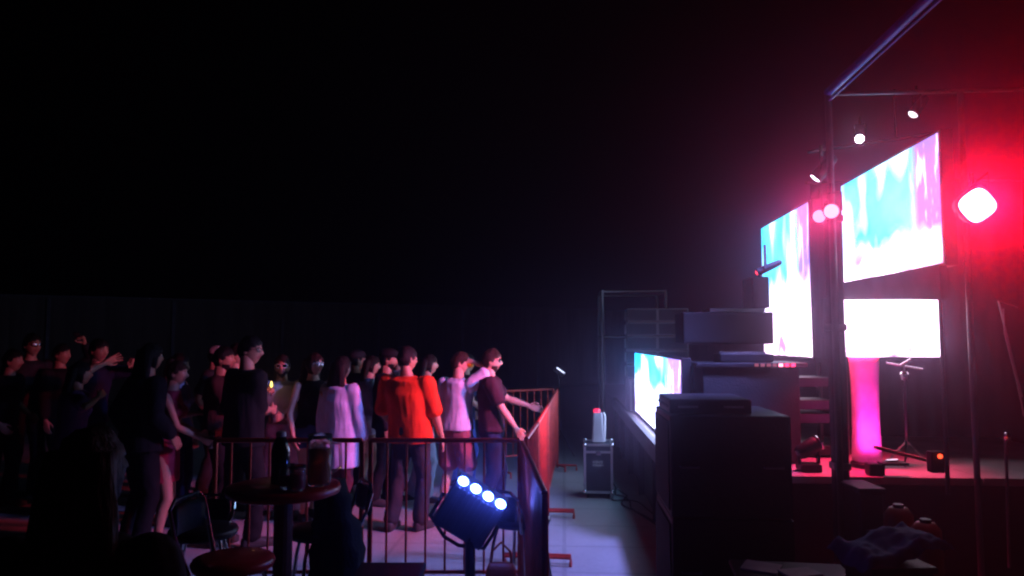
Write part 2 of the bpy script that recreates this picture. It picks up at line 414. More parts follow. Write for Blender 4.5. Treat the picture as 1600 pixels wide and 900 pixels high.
speaker_box('upper big black subwoofer stacked at the stage corner', (.70, 5.02, .674), (1.48, 5.80, 1.335), '-X')
speaker_box('flat black cabinet lying on top of the two big subwoofers', (.71, 5.1, 1.338), (1.25, 5.7, 1.435), '-X')
dj = thing('dj_desk', 'dark equipment desk above the subwoofers with small red lights along it', 'desk', (1.62, 6.75, DZ + .003))
bm = B(); box(bm, (-.44, -.3, 0), (.36, .3, .80), .01); link_mesh('desk_front', bm, M_BLACKCLOTH, dj)
bm = B(); box(bm, (-.5, -.34, .803), (.42, .34, .84), .006); link_mesh('desk_top', bm, M_BLACK, dj)
for i in range(7):
    bm = B(); box(bm, (-.02 + i * .05, -.352, .81), (.012 + i * .05, -.341, .835)); link_mesh('indicator', bm, glow('indicator_%d' % i, (1, .25, .4) if i < 5 else (1, .03, .12), .35 if i < 4 else 5), dj)
mx = thing('mixing_console', 'black mixing console on the dark desk', 'mixer', (1.55, 6.72, DZ + .846))
bm = B(); box(bm, (-.2, -.16, 0), (.25, .16, .07), .008); link_mesh('body', bm, M_BLACK, mx)
bm = B()
for i in range(8):
    for j in range(3): lathe(bm, [(.009, .0), (.008, .018)], (-.16 + i * .05, -.1 + j * .08, .07), 8)
link_mesh('knobs', bm, M_STEEL, mx)
# flown monitor cabinets above the desk
fl = thing('hung_speaker', 'dark rectangular speaker hung in front of the tall LED screen', 'speaker', (1.85, 7.4, 1.80))
bm = B(); box(bm, (-.72, -.25, 0), (.12, .25, .30), .012); link_mesh('cabinet', bm, M_BLACK, fl)
bm = B(); box(bm, (-.71, -.262, .02), (.11, -.252, .28), .003); link_mesh('grille', bm, M_GRILLE, fl)
bm = B(); box(bm, (-.46, -.2, .304), (.06, .2, .335), .004); link_mesh('rigging_frame', bm, M_STEEL, fl)
fl2 = thing('hung_speaker', 'small dark speaker above the hung one, at the left edge of the tall screen', 'speaker', (1.86, 7.42, 2.14))
bm = B(); box(bm, (-.06, -.2, 0), (.10, .2, .30), .012); link_mesh('cabinet', bm, M_BLACK, fl2)
bm = B(); box(bm, (-.05, -.212, .02), (.09, -.202, .28), .003); link_mesh('grille', bm, M_GRILLE, fl2)
# PA tower at the far end
sf = thing('scaffold_tower', 'thin steel pipe scaffold at the far end of the stage', 'scaffold', (0, 0, 0))
for x in (.62, 1.62):
    for y in (11.9, 13.0):
        bm = B(); tube(bm, [(x, y, 0), (x, y, 2.64)], .024); link_mesh('upright', bm, M_STEEL, sf)
for z in (2.62, 1.9):
    for a_, b_ in (((.62, 11.9, z), (1.62, 11.9, z)), ((.62, 13.0, z), (1.62, 13.0, z)), ((.62, 11.9, z), (.62, 13, z)), ((1.62, 11.9, z), (1.62, 13, z))):
        bm = B(); tube(bm, [a_, b_], .02); link_mesh('ledger', bm, M_STEEL, sf)
M_PA = mat('grey_cabinet', (.16, .15, .17), .5)
for i in range(5):
    z = 1.28 + i * .21
    lab = ['lowest', 'second lowest', 'middle', 'second highest', 'topmost'][i]
    o = thing('line_array_speaker', lab + ' line array cabinet at the far end of the stage', 'speaker', (1.42, 11.5, z), R(-6 + i), 'line array cabinets at the far end of the stage')
    bm = B(); box(bm, (-.46, -.22, 0), (.46, .22, .2), .015); link_mesh('cabinet', bm, M_PA, o)
    bm = B(); box(bm, (-.44, -.235, .02), (-.02, -.222, .18), .004); box(bm, (.02, -.235, .02), (.44, -.222, .18), .004); link_mesh('grille', bm, M_GRILLE, o)
    bm = B(); box(bm, (-.485, -.1, .03), (-.462, .1, .17), .004); link_mesh('side_plate', bm, M_ALU, o)
o = speaker_box('grey bass cabinet under the line array at the far stage end', (.97, 11.2, .003), (1.9, 11.9, 1.27), '-Y')
for c in o.children:
    if c.name.startswith('cabinet'): c.data.materials[0] = M_PA

# red floor items of the stage
ml = thing('moving_head_lamp', 'black moving head lamp with chrome trim standing on the red deck', 'stage light', (1.93, 6.12, DZ + .003))
bm = B(); box(bm, (-.08, -.08, 0), (.08, .08, .06), .01); link_mesh('base', bm, M_BLACK, ml)
bm = B(); box(bm, (-.085, -.025, .06), (-.065, .025, .2), .004); box(bm, (.065, -.025, .06), (.085, .025, .2), .004); link_mesh('yoke', bm, M_BLACK, ml)
bm = B(); lathe(bm, [(.04, -.1), (.058, -.07), (.062, .06), (.055, .09)], n=16); bm.transform(Matrix.Translation((0, 0, .18)) @ Matrix.Rotation(R(60), 4, 'Y')); link_mesh('head', bm, M_BLACK, ml, smooth=True)
bm = B(); tube(bm, [V((0, 0, .18)) + Matrix.Rotation(R(60), 3, 'Y') @ V((.06 * math.cos(a), .06 * math.sin(a), .092)) for a in [2 * math.pi * k / 16 for k in range(16)]], .006, 6, True); link_mesh('lens_ring', bm, M_CHROME, ml)
pc = thing('fabric_column', 'glowing magenta fabric column lit from below, standing on the stage deck', 'column', (2.47, 6.35, DZ + .003))
bm = B(); secs = []
for i in range(20):
    z = .05 + i * .84 / 19; k = 1 - .10 * math.sin(math.pi * i / 19)
    secs.append((V((0, 0, z)), V((.106 * k, 0, 0)), V((0, .106 * k, 0))))
loft(bm, secs, 28, 3.2); link_mesh('cloth_tube', bm, mat('stretch_cloth', (.8, .72, .78), .7, bump=.1, bscale=20), pc, smooth=True)
bm = B(); lathe(bm, [(.13, 0), (.13, .03), (.115, .048)]); link_mesh('base_ring', bm, M_BLACK, pc)
ul = thing('uplight', 'small black uplight washing the fabric column magenta', 'stage light', (2.38, 5.98, DZ + .003))
bm = B(); box(bm, (-.06, -.05, 0), (.06, .05, .09), .01); link_mesh('housing', bm, M_BLACK, ul)
bm = B(); box(bm, (-.05, .0502, .02), (.05, .056, .08)); link_mesh('lens', bm, glow('uplight_lens', (1, .03, .5), 6), ul)
spot('uplight_beam', V((2.38, 5.96, DZ + .10)), V((2.50, 6.35, DZ + .52)), (1, .03, .50), 75, 100, .8, .05, ul)
ms = thing('microphone_stand', 'chrome stand with a boom arm in front of the small pale screen', 'stand', (2.83, 6.45, DZ + .003))
bm = B(); tube(bm, [(0, 0, .02), (0, 0, .84)], .012); link_mesh('shaft', bm, M_CHROME, ms)
bm = B()
for a in (0, 2.1, 4.2): tube(bm, [(0, 0, .2), (.18 * math.cos(a), .18 * math.sin(a), .01)], .008, 6)
link_mesh('tripod_leg', bm, M_CHROME, ms)
bm = B(); tube(bm, [(-.02, 0, .82), (.05, -.03, .87)], .014); lathe(bm, [(.03, .7), (.035, .72), (.035, .75), (.02, .77)], n=14); link_mesh('clutch', bm, M_CHROME, ms)
bm = B(); tube(bm, [(-.12, .05, .84), (.13, -.05, .79)], .007); link_mesh('boom_arm', bm, M_CHROME, ms)

# rack frames and rails seen dimly left of the truss
rk = thing('equipment_rack', 'red-lit open steel rack standing behind the truss column', 'rack', (2.08, 7.0, DZ + .003))
for x in (-.05, .32):
    for y in (-.2, .2):
        bm = B(); tube(bm, [(x, y, 0), (x, y, .82)], .014, 8); link_mesh('upright', bm, M_CHROME if y < 0 and x < 0 else M_STEEL, rk)
for z in (.02, .3, .42, .62):
    bm = B(); box(bm, (-.035, -.19, z), (.305, .19, z + .08), .006); link_mesh('rack_unit', bm, M_BLACK, rk)

# ------------------------------------------------------------------ clutter below the near stage side
def crate(label, c, size, rz, m, name='storage_crate', cat='crate'):
    o = thing(name, label, cat, c, rz); sx, sy, sz = size
    bm = B(); box(bm, (-sx / 2, -sy / 2, 0), (sx / 2, sy / 2, sz), .012); link_mesh('body', bm, m, o)
    bm = B(); box(bm, (-sx / 2 - .012, -sy / 2 - .012, sz + .002), (sx / 2 + .012, sy / 2 + .012, sz + .035), .008); link_mesh('lid', bm, m, o)
    bm = B(); box(bm, (-.05, -sy / 2 - .025, sz * .6), (.05, -sy / 2 - .002, sz * .72), .006); link_mesh('handle', bm, M_STEEL, o)
    return o
crate('dark narrow case with a handle under the stage rim, right of the pole', ground_at(1352, 5.15), (.16, .3, .82), R(4), mat('dull_case', (.05, .04, .045), .6))
M_ORANGE = mat('orange_plastic', (.4, .06, .015), .5)
for i, (px, d, h, lab) in enumerate(((1412, 4.5, .84, 'left orange plastic drum beneath the stage edge'), (1455, 4.3, .80, 'right orange plastic drum beneath the stage edge'))):
    o = thing('plastic_drum', lab, 'drum', ground_at(px, d), 0, 'orange drums beneath the stage edge')
    bm = B(); lathe(bm, [(.07, 0), (.085, .02), (.085, h * .3), (.09, h * .33), (.085, h * .36), (.085, h * .65), (.09, h * .68), (.085, h * .71), (.08, h * .95), (.05, h)]); link_mesh('barrel', bm, M_ORANGE, o, smooth=True)
    bm = B(); lathe(bm, [(.03, h), (.03, h + .02)], n=12); link_mesh('cap', bm, M_BLACK, o)
tp = thing('tarpaulin', 'crumpled blue tarpaulin lying over boxes right of the pole', 'tarpaulin', ground_at(1395, 4.0), R(10))
bm = B(); n = 26
gv = []
for i in range(n + 1):
    row = []
    for j in range(n + 1):
        x, y = -.24 + .48 * i / n, -.2 + .4 * j / n
        z = .74 + .1 * i / n + .05 * noise.noise(V((x * 6, y * 6, 3))) + .02 * noise.noise(V((x * 19, y * 19, 8)))
        e = max(abs(x) / .24, abs(y) / .2); z -= .3 * max(0, e - .8)
        row.append(bm.verts.new((x, y, z)))
    gv.append(row)
for i in range(n):
    for j in range(n): bm.faces.new((gv[i][j], gv[i + 1][j], gv[i + 1][j + 1], gv[i][j + 1]))
link_mesh('sheet', bm, mat('blue_tarp', (.012, .03, .15), .85), tp, smooth=True)
crate('black box that the blue tarpaulin is thrown over', ground_at(1395, 4.0), (.34, .26, .64), R(10), M_BLACK)
tb = thing('work_table', 'low dark table with loose papers and cables left of the pole', 'table', ground_at(1245, 4.2), R(-5))
bm = B(); box(bm, (-.32, -.22, .52), (.3, .22, .55), .006); link_mesh('table_top', bm, M_BLACK, tb)
for sx in (-.28, .26):
    for sy in (-.18, .18):
        bm = B(); tube(bm, [(sx, sy, 0), (sx, sy, .518)], .013); link_mesh('leg', bm, M_STEEL, tb)
for i, (dx, dy, rz, lab) in enumerate(((.02, -.03, .3, 'pale sheet lying flat on the low dark table'), (-.16, .06, -.5, 'second pale sheet tilted on the back of the low dark table'))):
    p = ground_at(1245, 4.2) + V((dx, dy, .556))
    bm = B(); box(bm, (-.1, -.07, 0), (.1, .07, .012), .003); o = link_mesh('paper_stack', bm, mat('paper', (.32, .26, .27), .7), None); o.location = p; o.rotation_euler = (R(6) * i, 0, rz); tag(o, lab, 'paper')
fb = thing('floor_board', 'long pale plank leaning across the stage rim near the red pilot light', 'plank', W(1420, 712, 5.6))
bm = B(); box(bm, (-.25, -.03, -.012), (.25, .03, .012), .004, Matrix.Rotation(R(14), 4, 'Y')); link_mesh('plank', bm, mat('pale_timber', (.4, .26, .22), .6), fb)
rl = thing('pilot_lamp', 'small round red pilot light on a box at the stage rim', 'lamp', W(1469, 713, 5.3))
bm = B(); ell(bm, (0, 0, 0), (.016, .016, .016)); link_mesh('bulb', bm, glow('pilot_red', (1, .06, .02), 4), rl)
bm = B(); box(bm, (-.05, .017, -.12), (.05, .1, .03), .008); link_mesh('box', bm, M_BLACKCLOTH, rl)
o = thing('tool_tray', 'dark tray of chrome odds and ends on the stage rim beside the fabric column', 'tray', W(1395, 722, 5.75))
bm = B(); box(bm, (-.1, -.05, -.02), (.1, .05, .0), .004); link_mesh('tray', bm, M_BLACK, o)
bm = B(); tube(bm, [(-.06, -.02, .012), (.04, .01, .012)], .009); link_mesh('chrome_rod', bm, M_CHROME, o)
for i, (pts, lab) in enumerate((
    ([(1590, 480), (1560, 470), (1582, 560), (1597, 620)], 'slack cable hanging down the dark curtain at the right edge'),
    ([(1568, 482), (1570, 520), (1590, 600), (1600, 650)], 'second hanging cable beside the first at the right edge'))):
    bm = B(); tube(bm, [W(x, y, 6 + .1 * k) for k, (x, y) in enumerate(pts)], .007, 6)
    o = link_mesh('hanging_cable', bm, mat('grey_cable', (.3, .2, .25), .5)); tag(o, lab, 'cable', 'cables hanging at the right edge')
ra = thing('ratchet_lamp', 'tiny unlit chrome lamp on a bracket far right of the stage', 'lamp', W(1574, 682, 5.2))
bm = B(); ell(bm, (0, 0, 0), (.02, .03, .03)); link_mesh('head', bm, M_CHROME, ra); bm = B(); tube(bm, [(0, .02, -.02), (0, .05, -.9)], .01); link_mesh('bracket', bm, M_STEEL, ra)

# ------------------------------------------------------------------ flight case, jet machine, cables
FCP = ground_at(935, S(129)); FR = R(-2)
fc = thing('flight_case', 'wheeled blue-black flight case with silver edges and white stencilled mark on the walkway', 'flight case', FCP, FR)
bm = B(); box(bm, (-.155, -.2, .075), (.155, .2, .615), .004); link_mesh('panel', bm, mat('case_laminate', (.035, .04, .06), .35, bump=.2, bscale=200), fc)
bm = B(); W_, D_, Z0, Z1, t_ = .17, .215, .06, .63, .028
for sx in (-1, 1):
    for sy in (-1, 1):
        x0, x1 = sorted((sx * W_, sx * (W_ - t_))); y0, y1 = sorted((sy * D_, sy * (D_ - t_))); box(bm, (x0, y0, Z0), (x1, y1, Z1), .003)
for z in (Z0, Z1 - t_, Z1 - .11):
    for sy in (-1, 1):
        y0, y1 = sorted((sy * (D_ + .002), sy * (D_ - t_ + .001))); box(bm, (-W_ + .002, y0, z + .001), (W_ - .002, y1, z + t_ - .001), .002)
    for sx in (-1, 1):
        x0, x1 = sorted((sx * (W_ + .002), sx * (W_ - t_ + .001))); box(bm, (x0, -D_ + .003, z + .002), (x1, D_ - .003, z + t_ - .002), .002)
link_mesh('edge_profile', bm, M_ALU, fc)
bm = B()
for sx in (-1, 1):
    for sy in (-1, 1):
        for z in (Z0 + .015, Z1 - .015): ell(bm, (sx * (W_ - .01), sy * (D_ - .01), z), (.026, .026, .026), seg=12)
link_mesh('ball_corner', bm, M_CHROME, fc, smooth=True)
for sx in (-1, 1):
    for sy in (-1, 1):
        bm = B(); lathe(bm, [(.012, -.012), (.029, -.01), (.03, 0), (.029, .01), (.012, .012)], n=16); bm.transform(Matrix.Translation((sx * .125, sy * .16, .03)) @ Matrix.Rotation(R(90), 4, 'Y')); link_mesh('castor', bm, M_RUBBER, fc)
bm = B(); random.seed(3)
for row, (z, n, h) in enumerate(((.405, 8, .026), (.372, 9, .018))):   # illegible two-line stencil
    x = -.062
    for i in range(n):
        wd = .125 / n * .72
        box(bm, (x, -.2042, z), (x + .004, -.2008, z + h)); 
        if i % 3 != 1: box(bm, (x + .0045, -.2042, z + h - .005), (x + wd, -.2008, z + h))
        if i % 2 == 0: box(bm, (x + .0045, -.2042, z), (x + wd, -.2008, z + .004))
        x += .125 / n
link_mesh('stencil_mark', bm, mat('white_stencil', (.7, .7, .7), .6), fc)
bm = B(); box(bm, (-.03, -.225, .5), (.03, -.218, .545), .003); link_mesh('latch', bm, M_CHROME, fc)
jm = thing('jet_machine', 'upright pale grey machine with a red top standing on the flight case', 'machine', FCP + V((.0, 0, .634)), FR)
bm = B(); loft(bm, [(V((0, 0, 0)), V((.075, 0, 0)), V((0, .07, 0))), (V((0, 0, .08)), V((.07, 0, 0)), V((0, .066, 0))), (V((0, 0, .34)), V((.056, 0, 0)), V((0, .055, 0)))], 24, 6); link_mesh('housing', bm, mat('pale_grey_metal', (.42, .42, .45), .4), jm)
bm = B(); lathe(bm, [(.04, .342), (.042, .37), (.03, .385)], (-.012, 0, 0), 16); link_mesh('nozzle', bm, mat('red_lens', (.6, .02, .04), .3, emit=(1, .03, .12), estr=1.6), jm)
bm = B(); tube(bm, [(.08, -.01, .0), (.085, -.01, .3), (.07, 0, .34)], .012, 8); link_mesh('hose', bm, M_WHITEP, jm)
random.seed(11)
for i, lab in enumerate(('tangled dark cable spilling on the floor from the flight case', 'cable running along the stage foot from the flight case', 'outer loop of cable on the floor right of the flight case')):
    p0 = FCP + V((.17, -.1, .04)); pts = []
    for k in range(26):
        u = k / 25
        pts.append((p0.x + .03 + .10 * u + .12 * math.sin(6 * u + i * 2) * (1 - u) + .02 * i + .42 * u * u * (1 if i == 1 else .6), p0.y + .35 * math.cos(7 * u + i) * (1 - u) * .5 - 1.5 * u * u * (1, 1.6, .7)[i] - .1, .012 + .004 * i))
    bm = B(); tube(bm, [(FCP.x + .12, FCP.y, .25), (FCP.x + .2, FCP.y - .02, .1)] + pts, .009, 6)
    o = link_mesh('floor_cable', bm, M_RUBBER, None, True); tag(o, lab, 'cable', 'cables on the floor by the flight case')

# far lamp on a stand at the end of the walkway
P = ground_at(874, S(98))
fl = thing('lamp_stand', 'black stand with a small tilted white lamp at the far barrier end', 'stage light', P)
bm = B(); tube(bm, [(0, 0, .35), (0, 0, 1.3)], .015); link_mesh('pole', bm, M_BLACK, fl)
for a in (.3, 2.4, 4.5):
    bm = B(); tube(bm, [(0, 0, .45), (.25 * math.cos(a), .25 * math.sin(a), .012)], .01, 6); link_mesh('leg', bm, M_BLACK, fl)
bm = B(); box(bm, (-.1, -.03, 1.3), (.1, .05, 1.39), .01, Matrix.Translation((0, 0, 1.33)) @ Matrix.Rotation(R(35), 4, 'Y') @ Matrix.Translation((0, 0, -1.33))); link_mesh('head', bm, M_BLACK, fl)
bm = B(); box(bm, (-.075, -.036, 1.368), (.075, -.03, 1.386), 0, Matrix.Translation((0, 0, 1.33)) @ Matrix.Rotation(R(35), 4, 'Y') @ Matrix.Translation((0, 0, -1.33))); link_mesh('tube', bm, glow('far_tube', (.6, .65, 1), 3.0), fl)

# ------------------------------------------------------------------ crowd barriers
def barrier(label, a, b, bars=None, h=1.155, zb=.25, zt=None):
    a, b = V(a), V(b); d = b - a; L = d.length
    o = thing('crowd_barrier', label, 'barrier', (a.x, a.y, 0), math.atan2(d.y, d.x), 'steel crowd barriers round the dance floor')
    for nm, z, r in (('top_rail', h - .015, .017), ('bottom_rail', zb, .013)):
        bm = B(); tube(bm, [(.02, 0, z), (L - .02, 0, z)], r, 10); link_mesh(nm, bm, M_BARR, o)
    for x in (.02, L - .02):
        bm = B(); tube(bm, [(x, 0, .03), (x, 0, h - .0165)], .0175, 10); link_mesh('post', bm, M_BARR, o)
        bm = B(); tube(bm, [(x, -.27, .0), (x, -.27, .07), (x, 0, .072), (x, .27, .07), (x, .27, .0)], .0145, 8); link_mesh('foot', bm, M_BARR, o)
    n = bars or max(3, round(L / .134))
    for i in range(1, n):
        x = L * i / n
        bm = B(); tube(bm, [(x, 0, zb), (x, 0, h - .015)], .008, 7); link_mesh('bar', bm, M_BARR, o)
    return o
dF = S(223)
c0, c1, c2 = ground_at(325, dF), ground_at(567, dF), ground_at(817, dF)
barrier('barrier panel behind the red bar table, furthest left of the front row', c0, c1, 8)
barrier('barrier panel of the front row behind the blue-white floodlight', c1 + V((.02, 0, 0)), c2, 8)
q0, q1, q2, q3 = ground_at(822, S(221)), ground_at(840, S(186)), ground_at(856, S(147)), ground_at(871, S(108))
barrier('red-lit barrier panel beginning at the walkway corner, nearest of the receding row', q0, q1 - (q1 - q0) * .02, 9)
barrier('middle red-lit barrier panel of the row receding along the walkway', q1, q2 - (q2 - q1) * .02, 12)
barrier('farthest red-lit barrier panel of the row along the walkway, before the lamp stand', q2, q3, 14)
barrier('barrier panel closing the far end of the dance floor behind the man in black', ground_at(779, S(113)), q3 + V((-.04, .05, 0)), 8)
barrier('dark barrier panel turned toward the viewer beside the blue-white floodlight', ground_at(816, S(228)), ground_at(853, S(345)), 26)

# ------------------------------------------------------------------ foreground: flood, table, stools
FD = S(262)
fp = at(735, 797, FD)
ROLL = R(31)
fld = thing('floodlight', 'dark floodlight box on a stand seen from behind with four blue-white lenses along its top', 'floodlight', (fp.x, fp.y, 0))
mr = Matrix.Translation((0, 0, fp.z)) @ Matrix.Rotation(YAW, 4, 'Z') @ Matrix.Rotation(ROLL, 4, 'Y') @ Matrix.Rotation(R(14), 4, 'X')
M_HOUS = mat('flood_housing', (.06, .06, .08), .5)
bm = B(); box(bm, (-.165, -.06, -.165), (.165, .07, .15), .012); 
for i in range(9): box(bm, (-.13 + i * .031, -.072, -.13), (-.118 + i * .031, -.058, .12), .002)
bm.transform(mr); link_mesh('housing', bm, M_HOUS, fld)
for i in range(4):
    x = -.125 + i * .083
    bm = B(); ell(bm, (x, -.062, .160), (.031, .030, .024), seg=16); bm.transform(mr); link_mesh('lens', bm, glow('flood_lens_%d' % i, (.08, .16, 1), 60), fld)
bm = B(); box(bm, (-.16, -.056, .1505), (.16, .066, .156), .002); bm.transform(mr); link_mesh('lens_plate', bm, M_STEEL, fld)
bm = B()
pl = [mr @ V(p) for p in ((-.185, 0, 0), (-.185, 0, -.16), (-.05, 0, -.23), (.05, 0, -.23), (.185, 0, -.16), (.185, 0, 0))]
tube(bm, pl, .012, 8); link_mesh('yoke', bm, M_BLACK, fld)
bm = B(); ft = mr @ V((0, 0, -.23)); ft = V((.0, 0, ft.z)); tube(bm, [(ft.x, 0, .3), (ft.x, 0, fp.z - .15)], .03); link_mesh('pole', bm, M_BLACK, fld)
for a in (.4, 2.5, 4.6):
    bm = B(); tube(bm, [(0, 0, .4), (.38 * math.cos(a), .38 * math.sin(a), .012)], .013); link_mesh('leg', bm, M_BLACK, fld)
upv = (mr.to_3x3() @ V((0, 0, 1))).normalized()
fpl = fp + upv * .22
spot('flood_beam', fpl, fpl + V((.05, .62, 1.0)), (.22, .32, 1), 75, 76, .8, .1, fld)

TP = ground_at(437, S(285))
tbl = thing('bar_table', 'tall round bar table with a red top in front of the barrier', 'table', TP)
bm = B(); lathe(bm, [(.27, 1.0), (.295, 1.01), (.30, 1.03), (.295, 1.048), (.28, 1.052)], n=40); link_mesh('table_top', bm, M_RED, tbl, smooth=True)
bm = B(); tube(bm, [(0, 0, .03), (0, 0, .998)], .05, 16); link_mesh('pedestal', bm, M_DARKWOOD, tbl)
bm = B(); lathe(bm, [(.24, 0), (.24, .015), (.06, .03)], n=32); link_mesh('base', bm, M_BLACK, tbl)
def jug(label, p, r, h, m_liq, liq, name='pitcher'):
    o = thing(name, label, 'drink', p)
    bm = B(); lathe(bm, [(r * .85, 0), (r, .02), (r, h * .8), (r * 1.05, h), (r * 1.0, h), (r * .94, h * .8), (r * .94, .02), (r * .8, .012)], n=24); link_mesh('vessel', bm, M_GLASS, o, smooth=True)
    bm = B(); lathe(bm, [(r * .78, .014), (r * .92, .025), (r * .92, h * liq)], n=24); link_mesh('liquid', bm, m_liq, o, smooth=True)
    return o
M_BEER = mat('amber_beer', (.8, .22, .02), .15, var=.1, alpha_t=.35)
M_PINK = mat('pink_drink', (.7, .12, .2), .2, var=.1, alpha_t=.3)
TT = TP + V((0, 0, 1.054))
j = jug('glass jug half filled with amber beer on the right of the red bar table', TT + V((.2, -.02, 0)), .062, .27, M_BEER, .72)
bm = B(); tube(bm, [(.06, 0, .23), (.11, 0, .22), (.115, 0, .1), (.062, 0, .06)], .008, 8); link_mesh('handle', bm, M_GLASS, j)
jug('clear plastic cup of pink drink in front of the beer jug', TT + V((.135, -.17, 0)), .04, .13, M_PINK, .7, 'plastic_cup')
jug('clear plastic cup of pink drink left of the beer jug, by the dark bottle', TT + V((.06, -.12, 0)), .04, .125, M_PINK, .55, 'plastic_cup')
bt = thing('large_bottle', 'big dark bottle with a pale cap rim in the middle of the red bar table', 'bottle', TT + V((-.03, .02, 0)))
bm = B(); lathe(bm, [(.045, 0), (.05, .01), (.05, .17), (.042, .21), (.024, .25)], n=24); link_mesh('glass', bm, mat('dark_glass', (.02, .03, .02), .1, coat=.5), bt, smooth=True)
bm = B(); lathe(bm, [(.025, .251), (.027, .255), (.027, .275), (.022, .28)], n=20); link_mesh('cap', bm, M_WHITEP, bt)

def bar_chair(label, p, rz, seat_m, back=True, h=.74, bh=.24, group='red-seat bar chairs by the tall table'):
    o = thing('bar_chair', label, 'bar chair', p, rz, group)
    bm = B(); lathe(bm, [(.16, h - .05), (.19, h - .045), (.2, h - .02), (.19, h), (.14, h + .012), (.02, h + .014)], n=32); link_mesh('seat', bm, seat_m, o, smooth=True)
    for a in (45, 135, 225, 315):
        ca, sa = math.cos(R(a)), math.sin(R(a))
        bm = B(); tube(bm, [(.14 * ca, .14 * sa, h - .052), (.17 * ca, .17 * sa, h - .16), (.25 * ca, .25 * sa, .0)], .011, 8); link_mesh('leg', bm, M_CHROME, o)
    bm = B(); tube(bm, [(.215 * math.cos(2 * math.pi * k / 24), .215 * math.sin(2 * math.pi * k / 24), .26) for k in range(24)], .009, 6, True); link_mesh('foot_ring', bm, M_CHROME, o)
    if back:
        bm = B()
        tube(bm, [(-.12, .16, h - .06), (-.15, .22, h + bh * .4), (-.15, .25, h + bh - .04), (-.1, .255, h + bh), (.1, .255, h + bh), (.15, .25, h + bh - .04), (.15, .22, h + bh * .4), (.12, .16, h - .06)], .011, 8); link_mesh('back_frame', bm, M_CHROME, o)
        bm = B(); secs = []
        for i in range(9):
            x = -.13 + .26 * i / 8; secs.append((V((x, .245 + .02 * (1 - (x / .13) ** 2), h + bh - .10)), V((0, 0, .075)), V((0, .016, 0))))
        loft(bm, secs, 16, 4); link_mesh('backrest', bm, M_BLACK, o, smooth=True)
    return o
bar_chair('red-seat bar chair nearest the viewer, left below the red table', ground_at(358, S(310)), R(86), M_RED, True, .76, .29)
bar_chair('dark-seated bar chair behind the nearest red one, half in the dark', ground_at(312, S(258)), R(20), mat('dark_vinyl', (.03, .02, .025), .4), True, .72, .14)
bar_chair('bar chair with a black jacket thrown over its back, right of the red table', ground_at(500, S(262)), R(-60), mat('dark_vinyl2', (.035, .02, .025), .4))
bar_chair('low dark bar chair beside the floodlight with a red bag hanging from it', ground_at(812, S(238)), R(150), mat('dark_vinyl3', (.04, .02, .03), .4), True, .70, .2)
jk = ground_at(528, S(270))
bm = B(); secs = []
for i in range(16):
    u = i / 15; z = .30 + .74 * u
    wv_ = .15 * (1.08 - .65 * u ** 2.2) ; secs.append((V((.02 - .08 * u, .0, z)), V((wv_ + .012 * math.sin(i * 2.1), 0, 0)), V((0, .13 * (1.05 - .5 * u), 0))))
loft(bm, secs, 36, 2.2)
for v in bm.verts: v.co += V((1, 1, 0)) * .03 * noise.noise(V((v.co.x * 16, v.co.y * 16, v.co.z * 3)))
o = link_mesh('jacket', bm, M_BLACKCLOTH, None, True); o.location = jk; tag(o, 'black jacket hanging over the bar chair right of the red table', 'jacket')
bg_ = thing('shoulder_bag', 'orange-red bag hanging under the low dark bar chair by the barrier corner', 'bag', ground_at(783, S(268)) + V((0, 0, .33)))
bm = B(); loft(bm, [(V((0, 0, 0)), V((.09, 0, 0)), V((0, .05, 0))), (V((0, 0, .04)), V((.1, 0, 0)), V((0, .06, 0))), (V((0, 0, .2)), V((.085, 0, 0)), V((0, .04, 0))), (V((0, 0, .235)), V((.07, 0, 0)), V((0, .02, 0)))], 24, 3)
link_mesh('body', bm, mat('orange_leather', (.6, .09, .04), .5, bump=.2), bg_, smooth=True)
bm = B(); tube(bm, [(-.06, 0, .22), (-.05, 0, .3), (0, 0, .35), (.05, 0, .3), (.06, 0, .22)], .007, 6); link_mesh('strap', bm, MATS['orange_leather'], bg_)
bx = thing('cool_box', 'low black box at the bottom edge in front of the barrier', 'box', ground_at(606, S(290)), YAW)
bm = B(); box(bm, (-.17, -.15, 0), (.17, .15, .58), .02); link_mesh('body', bm, M_BLACK, bx)
bm = B(); box(bm, (-.178, -.158, .583), (.178, .158, .62), .012); link_mesh('lid', bm, M_BLACK, bx)

# ------------------------------------------------------------------ people
SCRATCH = bpy.data.scenes.new('scratch')
def remesh(bm, voxel, smooth_it=4):
    me = bpy.data.meshes.new('tmp'); bm.to_mesh(me); bm.free()
    o = bpy.data.objects.new('tmp', me); SCRATCH.collection.objects.link(o)
    r = o.modifiers.new('r', 'REMESH'); r.mode = 'VOXEL'; r.voxel_size = voxel
    if smooth_it:
        s = o.modifiers.new('s', 'SMOOTH'); s.factor = .5; s.iterations = smooth_it
    SCRATCH.view_layers[0].update(); dg = SCRATCH.view_layers[0].depsgraph
    out = bpy.data.meshes.new_from_object(o.evaluated_get(dg))
    bpy.data.objects.remove(o); bpy.data.meshes.remove(me)
    out.polygons.foreach_set('use_smooth', [True] * len(out.polygons))
    return out
def limb(bm, pts, n=14, ecc=None):
    """pts: list of (pos, radius) -> closed round loft along a bent line"""
    P = [V(p) for p, r in pts]; rs = [r for p, r in pts]
    tube(bm, [P[0] - (P[1] - P[0]).normalized() * rs[0] * .5] + P + [P[-1] + (P[-1] - P[-2]).normalized() * rs[-1] * .5], [rs[0] * .6] + rs + [rs[-1] * .6], n)
